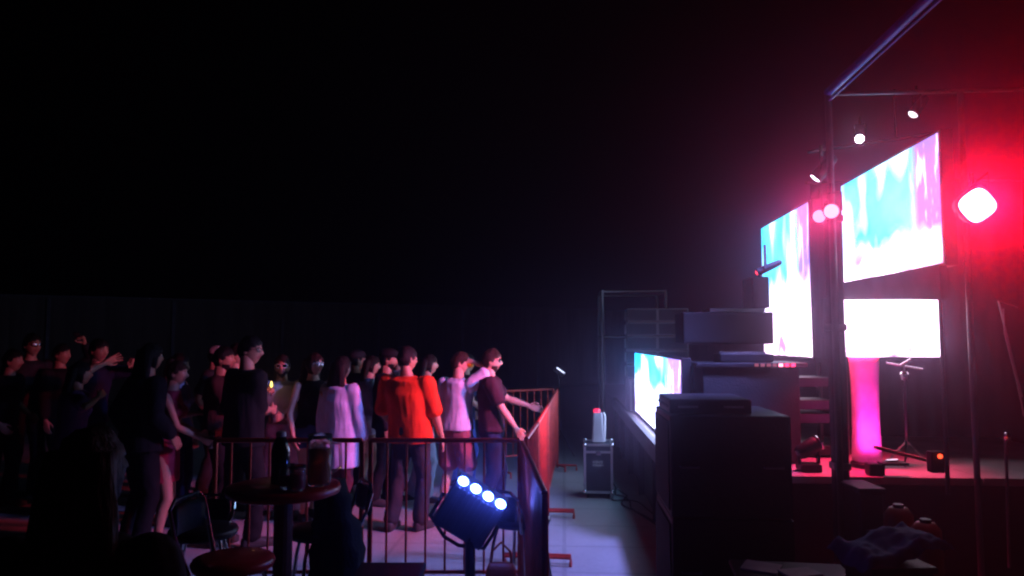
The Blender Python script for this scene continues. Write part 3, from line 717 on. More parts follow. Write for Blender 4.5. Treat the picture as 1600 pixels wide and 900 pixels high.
def ik(a, t, l1, l2, hint):
    a, t, hint = V(a), V(t), V(hint); d = t - a; L = min(d.length, (l1 + l2) * .995)
    if d.length > L: t = a + d.normalized() * L; d = t - a
    L = max(L, abs(l1 - l2) + .02)
    x = (l1 * l1 - l2 * l2 + L * L) / (2 * L); h = math.sqrt(max(0, l1 * l1 - x * x))
    u = d.normalized(); v = hint - u * hint.dot(u)
    v = v.normalized() if v.length > 1e-4 else V((0, 1, 0))
    return a + u * x + v * h, t
def sph_head():
    """head about 0.23 tall, centre at origin, face to +Y; returns verts (grid) and faces"""
    nu, nv = 40, 28; vs = []; 
    g = lambda x, m, s: math.exp(-((x - m) / s) ** 2)
    for j in range(nv + 1):
        ph = math.pi * j / nv; z0 = math.cos(ph); r0 = math.sin(ph)
        for i in range(nu):
            th = 2 * math.pi * i / nu; x0 = r0 * math.cos(th); y0 = r0 * math.sin(th)
            x, y, z = x0 * .076, y0 * .097, z0 * .118
            fr = max(0, y0)                                     # front-ness
            if z < 0:
                k = min(1, -z / .118)
                x *= 1 - .30 * k ** 1.6; 
                if y0 < 0: y *= 1 - .42 * k                     # nape goes in
                else: y *= 1 - .10 * k
                if y0 > 0: z -= .006 * g(x, 0, .03) * k
            if y0 > 0:
                y -= .010 * fr * g(z, .012, .016) * (g(x, .032, .016) + g(x, -.032, .016))      # eye sockets
                y += .005 * fr * g(z, .036, .012) * g(x, 0, .05)                                 # brow
                y += .027 * fr * g(x, 0, .0115) * (g(z, -.020, .014) + .55 * g(z, .002, .014))   # nose
                y += .004 * fr * g(x, 0, .018) * g(z, -.036, .008)
                y += .007 * fr * g(x, 0, .024) * (g(z, -.050, .006) + g(z, -.062, .007))         # lips
                y -= .004 * fr * g(x, 0, .03) * g(z, -.0565, .003)
                y += .009 * fr * g(x, 0, .022) * g(z, -.092, .014)                               # chin
                y += .004 * fr * (g(x, .045, .02) + g(x, -.045, .02)) * g(z, -.012, .02)         # cheeks
            vs.append(V((x, y, z)))
    fs = []
    for j in range(nv):
        for i in range(nu):
            a, b = j * nu + i, j * nu + (i + 1) % nu
            fs.append((a, b, b + nu, a + nu))
    return vs, fs
HEAD_V, HEAD_F = sph_head()
def hand_geo(curl, spread=.0, point=None):
    """hand in (d, n, u) axes: wrist at 0, fingers along +x, palm faces +y, thumb toward +z"""
    bm = B()
    loft(bm, [(V((-.02, 0, 0)), V((0, .019, 0)), V((0, 0, .024))), (V((.02, .0, 0)), V((0, .016, 0)), V((0, 0, .033))), (V((.06, 0, 0)), V((0, .014, 0)), V((0, 0, .041))), (V((.092, .002, 0)), V((0, .011, 0)), V((0, 0, .040)))], 14, 2.6)
    for k, (z, L) in enumerate(((.030, .074), (.010, .082), (-.010, .076), (-.029, .060))):
        c = curl
        if point is not None: c = .12 if k in point else 1.45
        p = V((.086, .002, z)); a = 0; pts = [(V((.05, .0, z)), .0085), (p, .0092)]
        for f, (q, rr) in enumerate(((.45, .0088), (.32, .008), (.23, .0068))):
            a += c * (.75, .95, .6)[f]
            p = p + V((math.cos(a), math.sin(a), spread * (1.5 - k) * .35)) * L * q; pts.append((p, rr))
        limb(bm, pts, 8)
    limb(bm, [(V((.012, .004, .018)), .014), (V((.045, .012 + .012 * curl, .046)), .0115), (V((.072, .018 + .025 * curl, .056)), .0095), (V((.094, .02 + .035 * curl, .052)), .0075)], 8)
    return bm
HAND_CACHE = {}
def hand_mesh(kind):
    if kind not in HAND_CACHE:
        bm = {'relaxed': lambda: hand_geo(.38), 'open': lambda: hand_geo(.12, .5), 'grip': lambda: hand_geo(.95), 'fist': lambda: hand_geo(1.5), 'point': lambda: hand_geo(0, 0, (0,))}[kind]()
        HAND_CACHE[kind] = remesh(bm, .0042, 2)
    return HAND_CACHE[kind]

SKINS = {}
def skin(i):
    c = [(.50, .28, .19), (.42, .22, .14), (.58, .36, .26), (.33, .16, .10)][i]
    return mat('skin_%d' % i, c, .5, var=.08, scale=25, bump=.08, bscale=180)
M_EYE = mat('eye_white', (.75, .73, .7), .2, var=.02); M_IRIS = mat('iris_dark', (.03, .018, .012), .15, var=.05); M_LIP = mat('lip', (.38, .12, .11), .45, var=.08)
def fab(name, c, rough=.9):
    m = mat('fabric_' + name, c, rough, var=.18, scale=9, bump=.12, bscale=45); m.node_tree.nodes['Principled BSDF'].inputs['Specular IOR Level'].default_value = .12; return m
def hairm(name, c):
    m = mat('hair_' + name, c, .6, var=.35, scale=30, bump=.5, bscale=120, stretch=(1, 1, .15)); m.node_tree.nodes['Principled BSDF'].inputs['Specular IOR Level'].default_value = .2; return m
HAIR = {'black': (.008, .007, .007), 'dark': (.015, .010, .008), 'brown': (.035, .018, .012), 'fair': (.2, .12, .06)}

def person(label, p, face, H=1.72, fem=False, skin_i=0, hair='short', hair_c='dark', top=None, bottom=None, shoes=(.05, .05, .05), rh=None, lh=None, head=(0, 0), lean=(0, 0), feet=((.11, .02), (-.11, -.03)), seat=None, hands=('relaxed', 'relaxed'), cap=None, glasses=None, beard=False, group='people in the dancing crowd', build=1.0):
    """face: degrees clockwise from straight ahead (+Y).  rh/lh: wrist target in body axes (x right, y front, z up), for a 1.75 m body"""
    k = H / 1.75; rg_ = random.Random(int(p[0] * 1000) * 7 + int(p[1] * 1000))
    if lean == (0, 0) and seat is None: lean = (rg_.uniform(-.05, .05), rg_.uniform(-.03, .06))
    if build == 1.0: build = rg_.uniform(.94, 1.1)
    if feet == ((.11, .02), (-.11, -.03)): a_ = rg_.uniform(-.09, .09); feet = ((.11 + rg_.uniform(-.02, .05), .0 + a_), (-.11 - rg_.uniform(-.02, .05), -.02 - a_))
    if rh is None and lh is None: rh = (.25 + rg_.uniform(-.03, .05), rg_.uniform(.04, .2), .88 + rg_.uniform(-.02, .12)); lh = (-.24 - rg_.uniform(-.03, .05), rg_.uniform(.04, .25), .88 + rg_.uniform(-.02, .2))
    root = thing('person', label, 'person', p, -R(face), group)
    zo = 0 if seat is None else seat - .92
    def sp(z):
        t = max(0, (z - .95) / .5); return V((lean[0] * t ** 1.2, lean[1] * t ** 1.2, z + zo))
    sw = .165 if fem else .19
    hipw = .088
    torso = [(.80, .075, .075), (.86, .15, .108), (.94, .172 if fem else .165, .118), (1.02, .155 if fem else .155, .108), (1.10, .125 if fem else .148, .092 if fem else .104), (1.20, .132 if fem else .158, .100 if fem else .110), (1.30, .150 if fem else .174, .118 if fem else .118), (1.38, .160 if fem else .182, .100), (1.435, .135 if fem else .150, .075), (1.475, .068, .060), (1.53, .054, .058), (1.60, .050, .056)]
    torso = [(z, a * (build if z < 1.44 else 1), b * (build if z < 1.44 else 1)) for z, a, b in torso]
    sw *= (1 + (build - 1) * .7)
    neck_b = sp(1.50); hc = neck_b + V((lean[0] * .1, .025 + lean[1] * .15, .135))
    def sec(z, a, b, dy=0): c = sp(z); return (c + V((0, dy, 0)), V((a, 0, 0)), V((0, b, 0)))
    # arms
    arms = {}
    for s, tgt, hk in ((1, rh, hands[0]), (-1, lh, hands[1])):
        sh = sp(1.405) + V((s * sw, -.005, 0))
        if tgt is None: tgt = (s * (sw + .09), .06, .86)
        t = V(tgt) + V((0, 0, zo))
        hint = V((s * .55, -.8, -.35))
        if t.z > sh.z + .05: hint = V((s * 1.0, .25, -.25))
        el, wr = ik(sh, t, .285, .255, hint); arms[s] = (sh, el, wr, hk)
    legs = {}
    for s, ft in ((1, feet[0]), (-1, feet[1])):
        hp = V((s * hipw, 0, .90 + zo))
        if seat is None: an = V((ft[0], ft[1] - .03, .085))
        else: an = V((ft[0], ft[1], ft[2] if len(ft) > 2 else .3))
        kn, an = ik(hp, an, .43, .40, V((s * .12, 1, .15)))
        legs[s] = (hp, kn, an)
    def armpts(s, off=0., upto=1.0):
        sh, el, wr, hk = arms[s]; f = .86 if fem else 1.0
        f *= build ** .5
        pts = []
        for a, b, u, r in ((sh, el, -.12, .050), (sh, el, .06, .056), (sh, el, .35, .049), (sh, el, .7, .043), (sh, el, 1, .039), (el, wr, .25, .041), (el, wr, .6, .034), (el, wr, .85, .027), (el, wr, 1.0, .025)):
            pts.append((a.lerp(b, u), r * f + off))
        tot = len(pts); m = max(3, round(tot * upto)); return pts[:m]
    # ---- body
    bm = B()
    loft(bm, [sec(*t) for t in torso], 24, 2.3)
    if fem:
        for s in (1, -1): ell(bm, sp(1.275) + V((s * .07, .085, 0)), (.062, .06, .062))
    for s in (1, -1):
        limb(bm, armpts(s))
        hp, kn, an = legs[s]; f = (1.04 if fem else 1.0) * build ** .5
        pts = []
        for a, b, u, r in ((hp, kn, -.05, .084), (hp, kn, .15, .085), (hp, kn, .5, .072), (hp, kn, .85, .056), (hp, kn, 1., .054)): pts.append((a.lerp(b, u), r * f))
        back = V((0, -.014, 0))
        for u, r in ((.25, .055), (.5, .050), (.8, .037), (1.0, .036)): pts.append((kn.lerp(an, u) + (back if u < .6 else V((0, 0, 0))), r * f))
        limb(bm, pts, 16)
        # foot
        fy = V((s * .2, 1, 0)).normalized()
        loft(bm, [(an + V((0, 0, -.045)) + fy * q, V((fy.y, -fy.x, 0)) * w_, V((0, 0, h_))) for q, w_, h_ in ((-.07, .022, .03), (-.05, .034, .04), (.02, .038, .038), (.1, .046, .026), (.16, .042, .018), (.185, .025, .012))], 14, 2.4)
    body = remesh(bm, .0105, 4)
    bm = B(); bm.from_mesh(body); bpy.data.meshes.remove(body)
    for f in bm.faces: f.material_index = 0
    hm = Matrix.Translation(hc) @ Matrix.Rotation(-R(head[0]), 4, 'Z') @ Matrix.Rotation(R(head[1]), 4, 'X')
    if fem: hm = hm @ Matrix.Diagonal((.94, .95, .95, 1))
    hv = [bm.verts.new(hm @ v) for v in HEAD_V]
    for fidx in HEAD_F:
        q = [hv[i] for i in fidx]
        c = sum((HEAD_V[i] for i in fidx), V()) / 4
        try: f = bm.faces.new([q[0], q[3], q[2], q[1]])
        except ValueError: continue
        f.smooth = True
        if c.y > .06 and abs(c.x) < .026 and -.069 < c.z < -.044: f.material_index = 3
    def sub_ell(c, r, mi, Mx=None):
        n0 = len(bm.faces); t = B(); ell(t, (0, 0, 0), r, Mx, 10); t.transform(hm @ Matrix.Translation(V(c)))
        mp = {v: bm.verts.new(v.co) for v in t.verts}
        for f in t.faces:
            g = bm.faces.new([mp[v] for v in f.verts]); g.material_index = mi; g.smooth = True
        t.free()
    for s in (1, -1):
        sub_ell((s * .032, .0765, .012), (.013, .011, .008), 1)
        sub_ell((s * .032, .0845, .012), (.0055, .004, .0055), 2)
        sub_ell((s * .034, .0885, .033), (.017, .006, .0032), 2, Matrix.Rotation(R(8 * s), 4, 'Y'))
        sub_ell((s * .075, -.008, -.002), (.009, .018, .030), 0, Matrix.Rotation(R(12 * s), 4, 'Z') @ Matrix.Rotation(R(-10), 4, 'X'))
    # hands
    grips = {}
    for s in (1, -1):
        sh, el, wr, hk = arms[s]; d = (wr - el).normalized()
        n = V((-s, 0, 0)) if hk in ('relaxed',) else V((0, .6, -.6)) if d.z < .3 else V((-s * .3, 1, 0))
        if hk == 'grip': n = V((-s, .25, 0))
        if hk == 'point': n = V((-s * .4, 1, 0))
        n = (n - d * n.dot(d)).normalized(); u = d.cross(n) * s
        Mx = Matrix(((d.x, n.x, u.x, wr.x), (d.y, n.y, u.y, wr.y), (d.z, n.z, u.z, wr.z), (0, 0, 0, 1))) @ Matrix.Scale(.93 if fem else 1.02, 4)
        hmesh = hand_mesh(hk); vs = [bm.verts.new(Mx @ v.co) for v in hmesh.vertices]
        for pl in hmesh.polygons:
            q = [vs[i] for i in pl.vertices]
            f = bm.faces.new(q if s == 1 else q[::-1]); f.smooth = True; f.material_index = 0
        grips[s] = Mx @ V((.095, .038, .01)), d, n
    me = bpy.data.meshes.new('body'); bm.to_mesh(me); bm.free()
    body_o = link_me('body', me, [skin(skin_i), M_EYE, M_IRIS, M_LIP], root)
    body_o.scale = (k, k, k)
    def part(name, me_, m):
        o = link_me(name, me_, m, root); o.scale = (k, k, k); return o
    def wrinkle(me_, amp, f, fz, seed):
        nor = [v.normal.copy() for v in me_.vertices]; cos = []
        for v, nv in zip(me_.vertices, nor):
            c = v.co
            d = noise.noise(V((c.x * f + seed, c.y * f, c.z * fz))) + .5 * noise.noise(V((c.x * f * 2.3, c.y * f * 2.3 + seed, c.z * fz * 2.6 + c.x * 8)))
            cos.extend(c + nv * amp * d)
        me_.vertices.foreach_set('co', cos); me_.update()
    seed = (p[0] * 3.1 + p[1] * 1.7) % 50
    # ---- bottom
    if bottom:
        kind, m = bottom; bm = B()
        off, zend = {'trousers': (.014, 1.0), 'wide': (.03, 1.0), 'slim': (.008, 1.0), 'shorts': (.026, -.86), 'hotpants': (.016, -.30), 'skirt': (0, 0)}[kind]
        loft(bm, [sec(z, a + .016, b + .016) for z, a, b in torso if .79 < z < 1.06], 24, 2.3)
        if kind == 'skirt': loft(bm, [sec(z, a, b) for z, a, b in ((.55, .24, .19), (.7, .215, .17), (.9, .188, .135), (1.02, .165, .118))], 24, 2.2)
        else:
            for s in (1, -1):
                hp, kn, an = legs[s]; f = build ** .5
                if zend < 0:
                    e = -zend; pts = [(hp.lerp(kn, u), r * f + off + .012 * u) for u, r in ((-.05, .084), (.15, .086), (e * .6, .080), (e * .85, .078), (e, .076))]
                else:
                    pts = [(hp.lerp(kn, u), r * f + off) for u, r in ((-.05, .084), (.15, .085), (.5, .073), (.85, .060), (1., .058))]
                    base = .04 if kind == 'slim' else .056
                    pts += [(kn.lerp(an, u) + V((0, -.006, 0)), max(r, base) * f + off * (1.3 if u > .6 else 1)) for u, r in ((.25, .056), (.5, .053), (.8, .050), (.98, .048))]
                limb(bm, pts, 16)
        me_ = remesh(bm, .012, 3); wrinkle(me_, .010, 9, 7, seed); part('skirt' if kind == 'skirt' else 'shorts' if zend < 0 else 'trousers', me_, m)
    # ---- top
    if top:
        kind, m, sl, hem = top['kind'], top['m'], top.get('sleeve', .45), top.get('hem', .90)
        lo_ = top.get('loose', .02); bm = B()
        prof = [(z, a + lo_ * .75, b + lo_ * (1.0 if z < 1.35 else .6)) for z, a, b in torso if z >= 1.0 and z < 1.47]
        bust = .035 if fem else 0
        hip = max(.168 * build, .155) + lo_
        lows = []
        z = hem
        lows.append((hem, hip + .012, .125 + lo_)); lows.append((hem + .03, hip + .010, .123 + lo_))
        if hem < .92: lows.append((.95, hip, .120 + lo_))
        if hem < .95: prof = [q for q in prof if q[0] > 1.05]
        else: prof = [q for q in prof if q[0] > hem + .06]
        prof = [(z, max(a, (hip - .012) if z < 1.25 and lo_ > .015 else a), max(b, .108 + lo_ * .9) if lo_ > .015 else b) for z, a, b in prof]
        loft(bm, [sec(*q) for q in lows + prof] + [sec(1.475, .080 + .012, .072)], 28, 2.3)
        if fem:
            for s in (1, -1): ell(bm, sp(1.275) + V((s * .068, .085, 0)), (.07 + lo_ * .3, .066 + lo_ * .3, .07))
        if sl > 0:
            for s in (1, -1):
                pts = armpts(s, .012 + lo_ * .6, sl); pts[-1] = (pts[-1][0], pts[-1][1] + (.010 if sl < .6 else .0)); limb(bm, pts, 16)
        me_ = remesh(bm, .012, 3); wrinkle(me_, .008 if lo_ > .015 else .004, 13, 2.6, seed + 9); part(kind, me_, m)
        if top.get('collar'):
            bm = B(); c = sp(1.487)
            tube(bm, [c + V((.072 * math.cos(a), .066 * math.sin(a) + .01, .012 * -math.sin(a))) for a in [2 * math.pi * i / 20 for i in range(20)]], .016, 8, True)
            mesh = bpy.data.meshes.new('collar'); bm.to_mesh(mesh); bm.free(); part('collar', mesh, m)
    # ---- shoes
    if shoes:
        ms_ = fab('shoe_%d_%d' % (int(shoes[0] * 99), int(shoes[2] * 99)), shoes, .5)
        for s in (1, -1):
            an = legs[s][2]; fy = V((s * .2, 1, 0)).normalized(); bm = B()
            loft(bm, [(an + V((0, 0, z_ - .085)) + fy * q, V((fy.y, -fy.x, 0)) * w_, V((0, 0, h_))) for q, w_, z_, h_ in ((-.085, .026, .042, .04), (-.065, .042, .05, .05), (0, .046, .054, .054), (.08, .051, .042, .042), (.15, .05, .034, .034), (.195, .034, .03, .029), (.205, .02, .028, .02))], 18, 3)
            mesh = bpy.data.meshes.new('shoe'); bm.to_mesh(mesh); bm.free(); mesh.polygons.foreach_set('use_smooth', [True] * len(mesh.polygons)); part('shoe', mesh, ms_)
    # ---- hair
    if hair:
        bm = B(); vs = []
        for v in HEAD_V:
            x, y, z = v
            line = .058 - .03 * min(1, abs(x) / .07) if y > .03 else (.0 if y > -.02 else -.065)
            if hair in ('long', 'mid') and y < .02: line = -.09
            inh = z > line
            n_ = 1 + (.13 if inh else -.06)
            if hair in ('long', 'mid') and inh: n_ += .05
            if inh and hair == 'messy': n_ += .08 * (noise.noise(v * 40) + .5)
            co = V((x, y * (1 if inh else .97), z)) * n_
            if inh: co += v.normalized() * (.011 * noise.noise(V((v.x * 75, v.y * 75, v.z * 30)) + V((seed, 0, 0))) + .008 * noise.noise(v * 22 + V((0, seed, 0))))
            vs.append(bm.verts.new(hm @ co))
        for fi in HEAD_F:
            try: f = bm.faces.new([vs[fi[0]], vs[fi[3]], vs[fi[2]], vs[fi[1]]]); f.smooth = True
            except ValueError: pass
        if hair in ('long', 'mid'):
            end = 1.16 if hair == 'long' else 1.38
            rows = []
            zt = hc.z + .07; zb = end + zo
            for i in range(14):
                u = i / 13; z = zt + (zb - zt) * u
                wdt = (.085 + .035 * math.sin(min(1, u * 1.4) * math.pi / 2)) * (1 if u < .8 else 1 - (u - .8) * 1.6)
                dp = .055 * (1 - .45 * u)
                cy = hc.y - .055 - .045 * min(1, u * 1.5) + (sp(z - zo).y - hc.y) * min(1, u * 1.2) * .6
                rows.append((V((sp(z - zo).x, cy, z)), V((wdt, 0, 0)), V((0, dp, 0))))
            t = B(); loft(t, rows, 40, 2.2)
            for v in t.verts: v.co += V((v.co.x - hc.x, v.co.y - hc.y, 0)).normalized() * .010 * noise.noise(V((v.co.x * 70, v.co.y * 70, v.co.z * 5)))
            mp = {v: bm.verts.new(v.co) for v in t.verts}
            for f in t.faces: g = bm.faces.new([mp[v] for v in f.verts]); g.smooth = True
            t.free()
        if hair == 'bun':
            t = B(); ell(t, (0, -.07, .115), (.045, .045, .04)); t.transform(hm); mp = {v: bm.verts.new(v.co) for v in t.verts}
            for f in t.faces: g = bm.faces.new([mp[v] for v in f.verts]); g.smooth = True
            t.free()
        mesh = bpy.data.meshes.new('hair'); bm.to_mesh(mesh); bm.free(); part('hair', mesh, hairm(hair_c, HAIR[hair_c]))
    if beard:
        bm = B(); vs = []
        for v in HEAD_V:
            x, y, z = v; inb = y > .0 and z < -.048 - .25 * max(0, y - .07) and not (abs(x) < .024 and -.07 < z < -.043)
            vs.append(bm.verts.new(hm @ (v * (1.035 + .03 * noise.noise(v * 60) if inb else .94))))
        for fi in HEAD_F:
            try: f = bm.faces.new([vs[fi[0]], vs[fi[3]], vs[fi[2]], vs[fi[1]]]); f.smooth = True
            except ValueError: pass
        mesh = bpy.data.meshes.new('beard'); bm.to_mesh(mesh); bm.free(); part('beard', mesh, hairm(hair_c, HAIR[hair_c]))
    if cap:
        m, fwd = cap; bm = B()
        loft(bm, [(V((0, -.004, z)), V((a, 0, 0)), V((0, b, 0))) for z, a, b in ((.035, .088, .11), (.06, .09, .112), (.09, .084, .104), (.115, .066, .082), (.128, .035, .045), (.131, .01, .012))], 28)
        if fwd:
            loft(bm, [(V((0, .095 + q, .043 - .03 * q / .1)), V((w_, 0, 0)), V((0, 0, .004))) for q, w_ in ((-.02, .075), (.02, .072), (.06, .055), (.08, .03))], 16)
        bm.transform(hm); mesh = bpy.data.meshes.new('cap'); bm.to_mesh(mesh); bm.free(); mesh.polygons.foreach_set('use_smooth', [True] * len(mesh.polygons)); part('cap', mesh, m)
    if glasses:
        mfr, mle = glasses
        bm = B()
        for s in (1, -1): 
            tube(bm, [V((s * .034 + .024 * math.cos(a), .096 - .012 * abs(math.cos(a)) * (1 if math.cos(a) * s > 0 else 0), .012 + .019 * math.sin(a))) for a in [2 * math.pi * i / 18 for i in range(18)]], .0036, 6, True)
            tube(bm, [(s * .058, .085, .018), (s * .078, .03, .016), (s * .08, -.02, .006)], .003, 6)
        tube(bm, [(-.011, .1, .016), (.011, .1, .016)], .003, 6)
        bm.transform(hm); mesh = bpy.data.meshes.new('glasses_frame'); bm.to_mesh(mesh); bm.free(); gf = part('glasses', mesh, mfr)
        bm = B()
        for s in (1, -1): ell(bm, (s * .034, .095, .012), (.023, .003, .018), Matrix.Rotation(R(-12 * s), 4, 'Z'))
        bm.transform(hm); mesh = bpy.data.meshes.new('lens_pair'); bm.to_mesh(mesh); bm.free()
        o = link_me('lens_pair', mesh, mle, gf)
    Mw = Matrix.Translation(V(p)) @ Matrix.Rotation(-R(face), 4, 'Z') @ Matrix.Scale(k, 4)
    return root, {s: (Mw @ g[0], (Mw.to_3x3() @ g[1]).normalized(), (Mw.to_3x3() @ g[2]).normalized()) for s, g in grips.items()}

def phone(label, g, lit=False):
    c, d, n = g; u = d.cross(n).normalized()
    q = Matrix(((u.x, d.x, n.x, c.x), (u.y, d.y, n.y, c.y), (u.z, d.z, n.z, c.z), (0, 0, 0, 1)))
    o = thing('phone', label, 'phone', c); q.translation = V((0, 0, 0))
    bm = B(); box(bm, (-.036, -.04, -.004), (.036, .11, .004), .003); bm.transform(q); link_mesh('body', bm, M_BLACK, o)
    bm = B(); box(bm, (-.033, -.036, .0042), (.033, .106, .0052)); bm.transform(q); link_mesh('screen', bm, glow('phone_glow', (.8, .75, 1), .8) if lit else mat('phone_glass', (.02, .02, .03), .08), o)
def cup(label, g, m, h=.14, r=.038):
    c, d, n = g
    o = thing('drink_cup', label, 'drink', c - V((0, 0, h * .45)))
    bm = B(); lathe(bm, [(r * .75, 0), (r, h), (r * .94, h), (r * .7, .006)], n=18); link_mesh('cup', bm, M_GLASS, o, smooth=True)
    bm = B(); lathe(bm, [(r * .68, .008), (r * .86, h * .65)], n=18); link_mesh('liquid', bm, m, o, smooth=True)
def ps(px, s): return ground_at(px, S(s))

F = fab
M_SUNG = mat('dark_lens', (.01, .01, .012), .06); M_WFRAME = mat('white_frame', (.85, .85, .85), .3, var=.03); M_BFRAME = mat('black_frame', (.02, .02, .02), .3)
M_GLINT = mat('mirror_lens', (.45, .4, .45), .06, 1., var=.02)
blk = F('black', (.014, .013, .016)); navy = F('navy', (.02, .025, .06)); purple = F('purple', (.16, .08, .18)); orange = F('orange_red', (.66, .05, .016)); white = F('white', (.62, .66, .82)); lav = F('pale_lilac', (.52, .56, .80))
denim = F('denim', (.05, .10, .22)); pden = F('pale_denim', (.30, .36, .46)); pink = F('pink', (.75, .42, .58)); maroon = F('dusty_red', (.28, .10, .11)); dgrey = F('dark_grey', (.035, .033, .04)); red = F('red', (.6, .04, .05)); jeans = F('blue_jeans', (.05, .08, .25)); plb = F('pale_blue', (.4, .47, .62)); wine = F('wine', (.30, .03, .06)); brown = F('brown', (.12, .05, .04))
T = lambda m, **k: dict(kind=k.pop('kind', 'shirt'), m=m, **k)

# right-hand group first
person('big man in a loose bright orange-red shirt seen from behind, dark trousers', ps(640, 158), 18, 1.76, skin_i=1, hair='short', hair_c='black', top=T(orange, sleeve=.52, hem=.84, loose=.034), bottom=('trousers', dgrey), rh=(.30, .10, .86), lh=(-.26, .16, .95), head=(25, -4), feet=((.10, .06), (-.16, -.05)), build=1.16, hands=('relaxed', 'relaxed'))
r_, g = person('person in white T-shirt and dusty red shorts with one arm raised behind the head', ps(712, 146), 30, 1.70, fem=False, skin_i=2, hair='short', hair_c='brown', top=T(white, sleeve=.5, hem=.92, loose=.03), bottom=('shorts', maroon), rh=(.12, .10, 1.66), lh=(-.22, .22, 1.0), head=(50, -10), lean=(0, .03), feet=((.12, .03), (-.13, -.05)), shoes=(.7, .7, .75), hands=('relaxed', 'relaxed'))
bm = B(); c, d, n = g[1]
tube(bm, [c - d * .115, c - d * .09, c - d * .05, c - d * .03], [.030, .036, .036, .031], 14)
o = link_mesh('wristband', bm, F('orange_band', (.85, .26, .02)), r_, True); o.matrix_parent_inverse = (Matrix.Translation(r_.location) @ r_.rotation_euler.to_matrix().to_4x4()).inverted()
person('bearded man in black T-shirt and sunglasses in profile beside the barrier, arms reaching out', ps(768, 147), 82, 1.73, skin_i=2, hair='short', hair_c='brown', top=T(F('black_tee', (.045, .02, .03)), sleeve=.5, hem=.90, loose=.022), bottom=('trousers', F('blue_black', (.02, .025, .06))), rh=(.22, .25, .93), lh=(-.22, .42, 1.14), head=(4, -4), feet=((.10, -.06), (-.12, .10)), beard=True, glasses=(M_BFRAME, M_SUNG))
person('person in blue jeans mostly hidden behind the one in dusty red shorts', ps(724, 122), 60, 1.66, skin_i=1, hair='short', hair_c='black', top=T(navy, sleeve=.5), bottom=('trousers', jeans))
person('person in wide pale blue trousers standing behind the orange-red shirt', ps(658, 134), 70, 1.66, fem=True, skin_i=0, hair='mid', hair_c='dark', top=T(dgrey, sleeve=.5), bottom=('wide', plb), feet=((.13, .05), (-.1, -.05)))
person('man in black cap and open black jacket over a red shirt, in profile', ps(601, 136), 85, 1.73, skin_i=0, hair='short', hair_c='black', top=T(blk, kind='jacket', sleeve=1.0, hem=.86, loose=.03), bottom=('trousers', blk), head=(0, -5), cap=(blk, True), beard=True, lh=(-.2, .3, 1.1))
person('person wearing a white top behind the man in orange-red, face hidden', ps(622, 124), 70, 1.74, skin_i=2, hair='messy', hair_c='black', top=T(white, sleeve=.5), bottom=('trousers', dgrey))
person('woman in pale denim jacket and white shorts with bare legs and white shoes', ps(574, 128), 70, 1.64, lean=(.004, .01), fem=True, skin_i=2, hair='mid', hair_c='dark', top=T(pden, kind='jacket', sleeve=.95, hem=1.0, loose=.03), bottom=('hotpants', white), shoes=(.75, .72, .75), head=(0, -5), rh=(.2, .25, 1.0), feet=((.09, .05), (-.12, -.06)))
person('person in dark cap standing just behind the long-haired woman in lilac', ps(553, 124), 55, 1.70, skin_i=1, hair='short', hair_c='black', top=T(dgrey, sleeve=.5), bottom=('trousers', dgrey), cap=(dgrey, True))
person('long-haired woman in an oversized pale lilac shirt seen from behind', ps(528, 155), 25, 1.66, lean=(-.01, .01), fem=True, skin_i=1, hair='long', hair_c='black', top=T(lav, sleeve=.92, hem=.62, loose=.04), bottom=('slim', F('maroon_dark', (.09, .035, .05))), rh=(.27, .10, .84), lh=(-.29, .05, .84), head=(10, -3))
r_, g = person('woman with glittering glasses, dark top and denim shorts, hand at her chest', ps(484, 150), 135, 1.69, lean=(.004, .02), fem=True, skin_i=2, hair='mid', hair_c='dark', top=T(blk, sleeve=.0, hem=.98, loose=.01), bottom=('hotpants', denim), head=(-20, 0), lh=(-.03, .24, 1.28), rh=(.26, .12, .9), glasses=(M_WFRAME, M_GLINT))
r_, g = person('man in white-framed glasses, shaggy pale jacket and pink trousers, face to the viewer', ps(437, 148), 165, 1.67, lean=(.004, .01), skin_i=1, hair='short', hair_c='dark', top=T(F('shaggy_grey', (.68, .68, .72)), kind='jacket', sleeve=.75, hem=1.12, loose=.045), bottom=('trousers', pink), lh=(-.04, .30, 1.12), rh=(.17, .32, 1.36), hands=('grip', 'grip'), glasses=(M_WFRAME, M_GLINT), beard=True)
cup('clear cup of dark drink held by the man in the shaggy pale jacket', g[-1], mat('cola', (.05, .01, .01), .2))
c = g[1][0]
lt = thing('lighter', 'small lighter with a yellow flame raised behind the tall man in black', 'lighter', c)
bm = B(); box(bm, (-.011, -.006, -.05), (.011, .006, .035), .003); link_mesh('body', bm, M_STEEL, lt)
bm = B(); lathe(bm, [(.004, .037), (.013, .055), (.010, .075), (.002, .10)], n=12); link_mesh('flame', bm, glow('flame', (1, .62, .12), 5), lt, smooth=True)
pl_ = bpy.data.lights.new('flame_light', 'POINT'); pl_.color = (1, .6, .15); pl_.energy = .05; pl_.shadow_soft_size = .02
o = bpy.data.objects.new('flame_light', pl_); COL.objects.link(o); o.parent = lt; o.location = (0, 0, .08)
person('tall man in a long black shirt and spectacles, turned away with head in profile', ps(376, 172), 40, 1.86, lean=(.004, .01), skin_i=0, hair='short', hair_c='black', top=T(blk, sleeve=.52, hem=.84, loose=.03), bottom=('trousers', blk), head=(50, -2), glasses=(M_BFRAME, M_GLASS), rh=(-.04, .27, 1.12), lh=(-.25, .1, .9))
person('man in dark brown T-shirt with bent forearm, nearest left of the tall man in black', ps(338, 156), 75, 1.76, skin_i=1, hair='short', hair_c='black', top=T(F('dark_brown', (.05, .022, .022)), sleeve=.5, loose=.025), bottom=('trousers', blk), rh=(.08, .34, 1.12), lh=(-.12, .3, 1.1), head=(5, -3), beard=True)
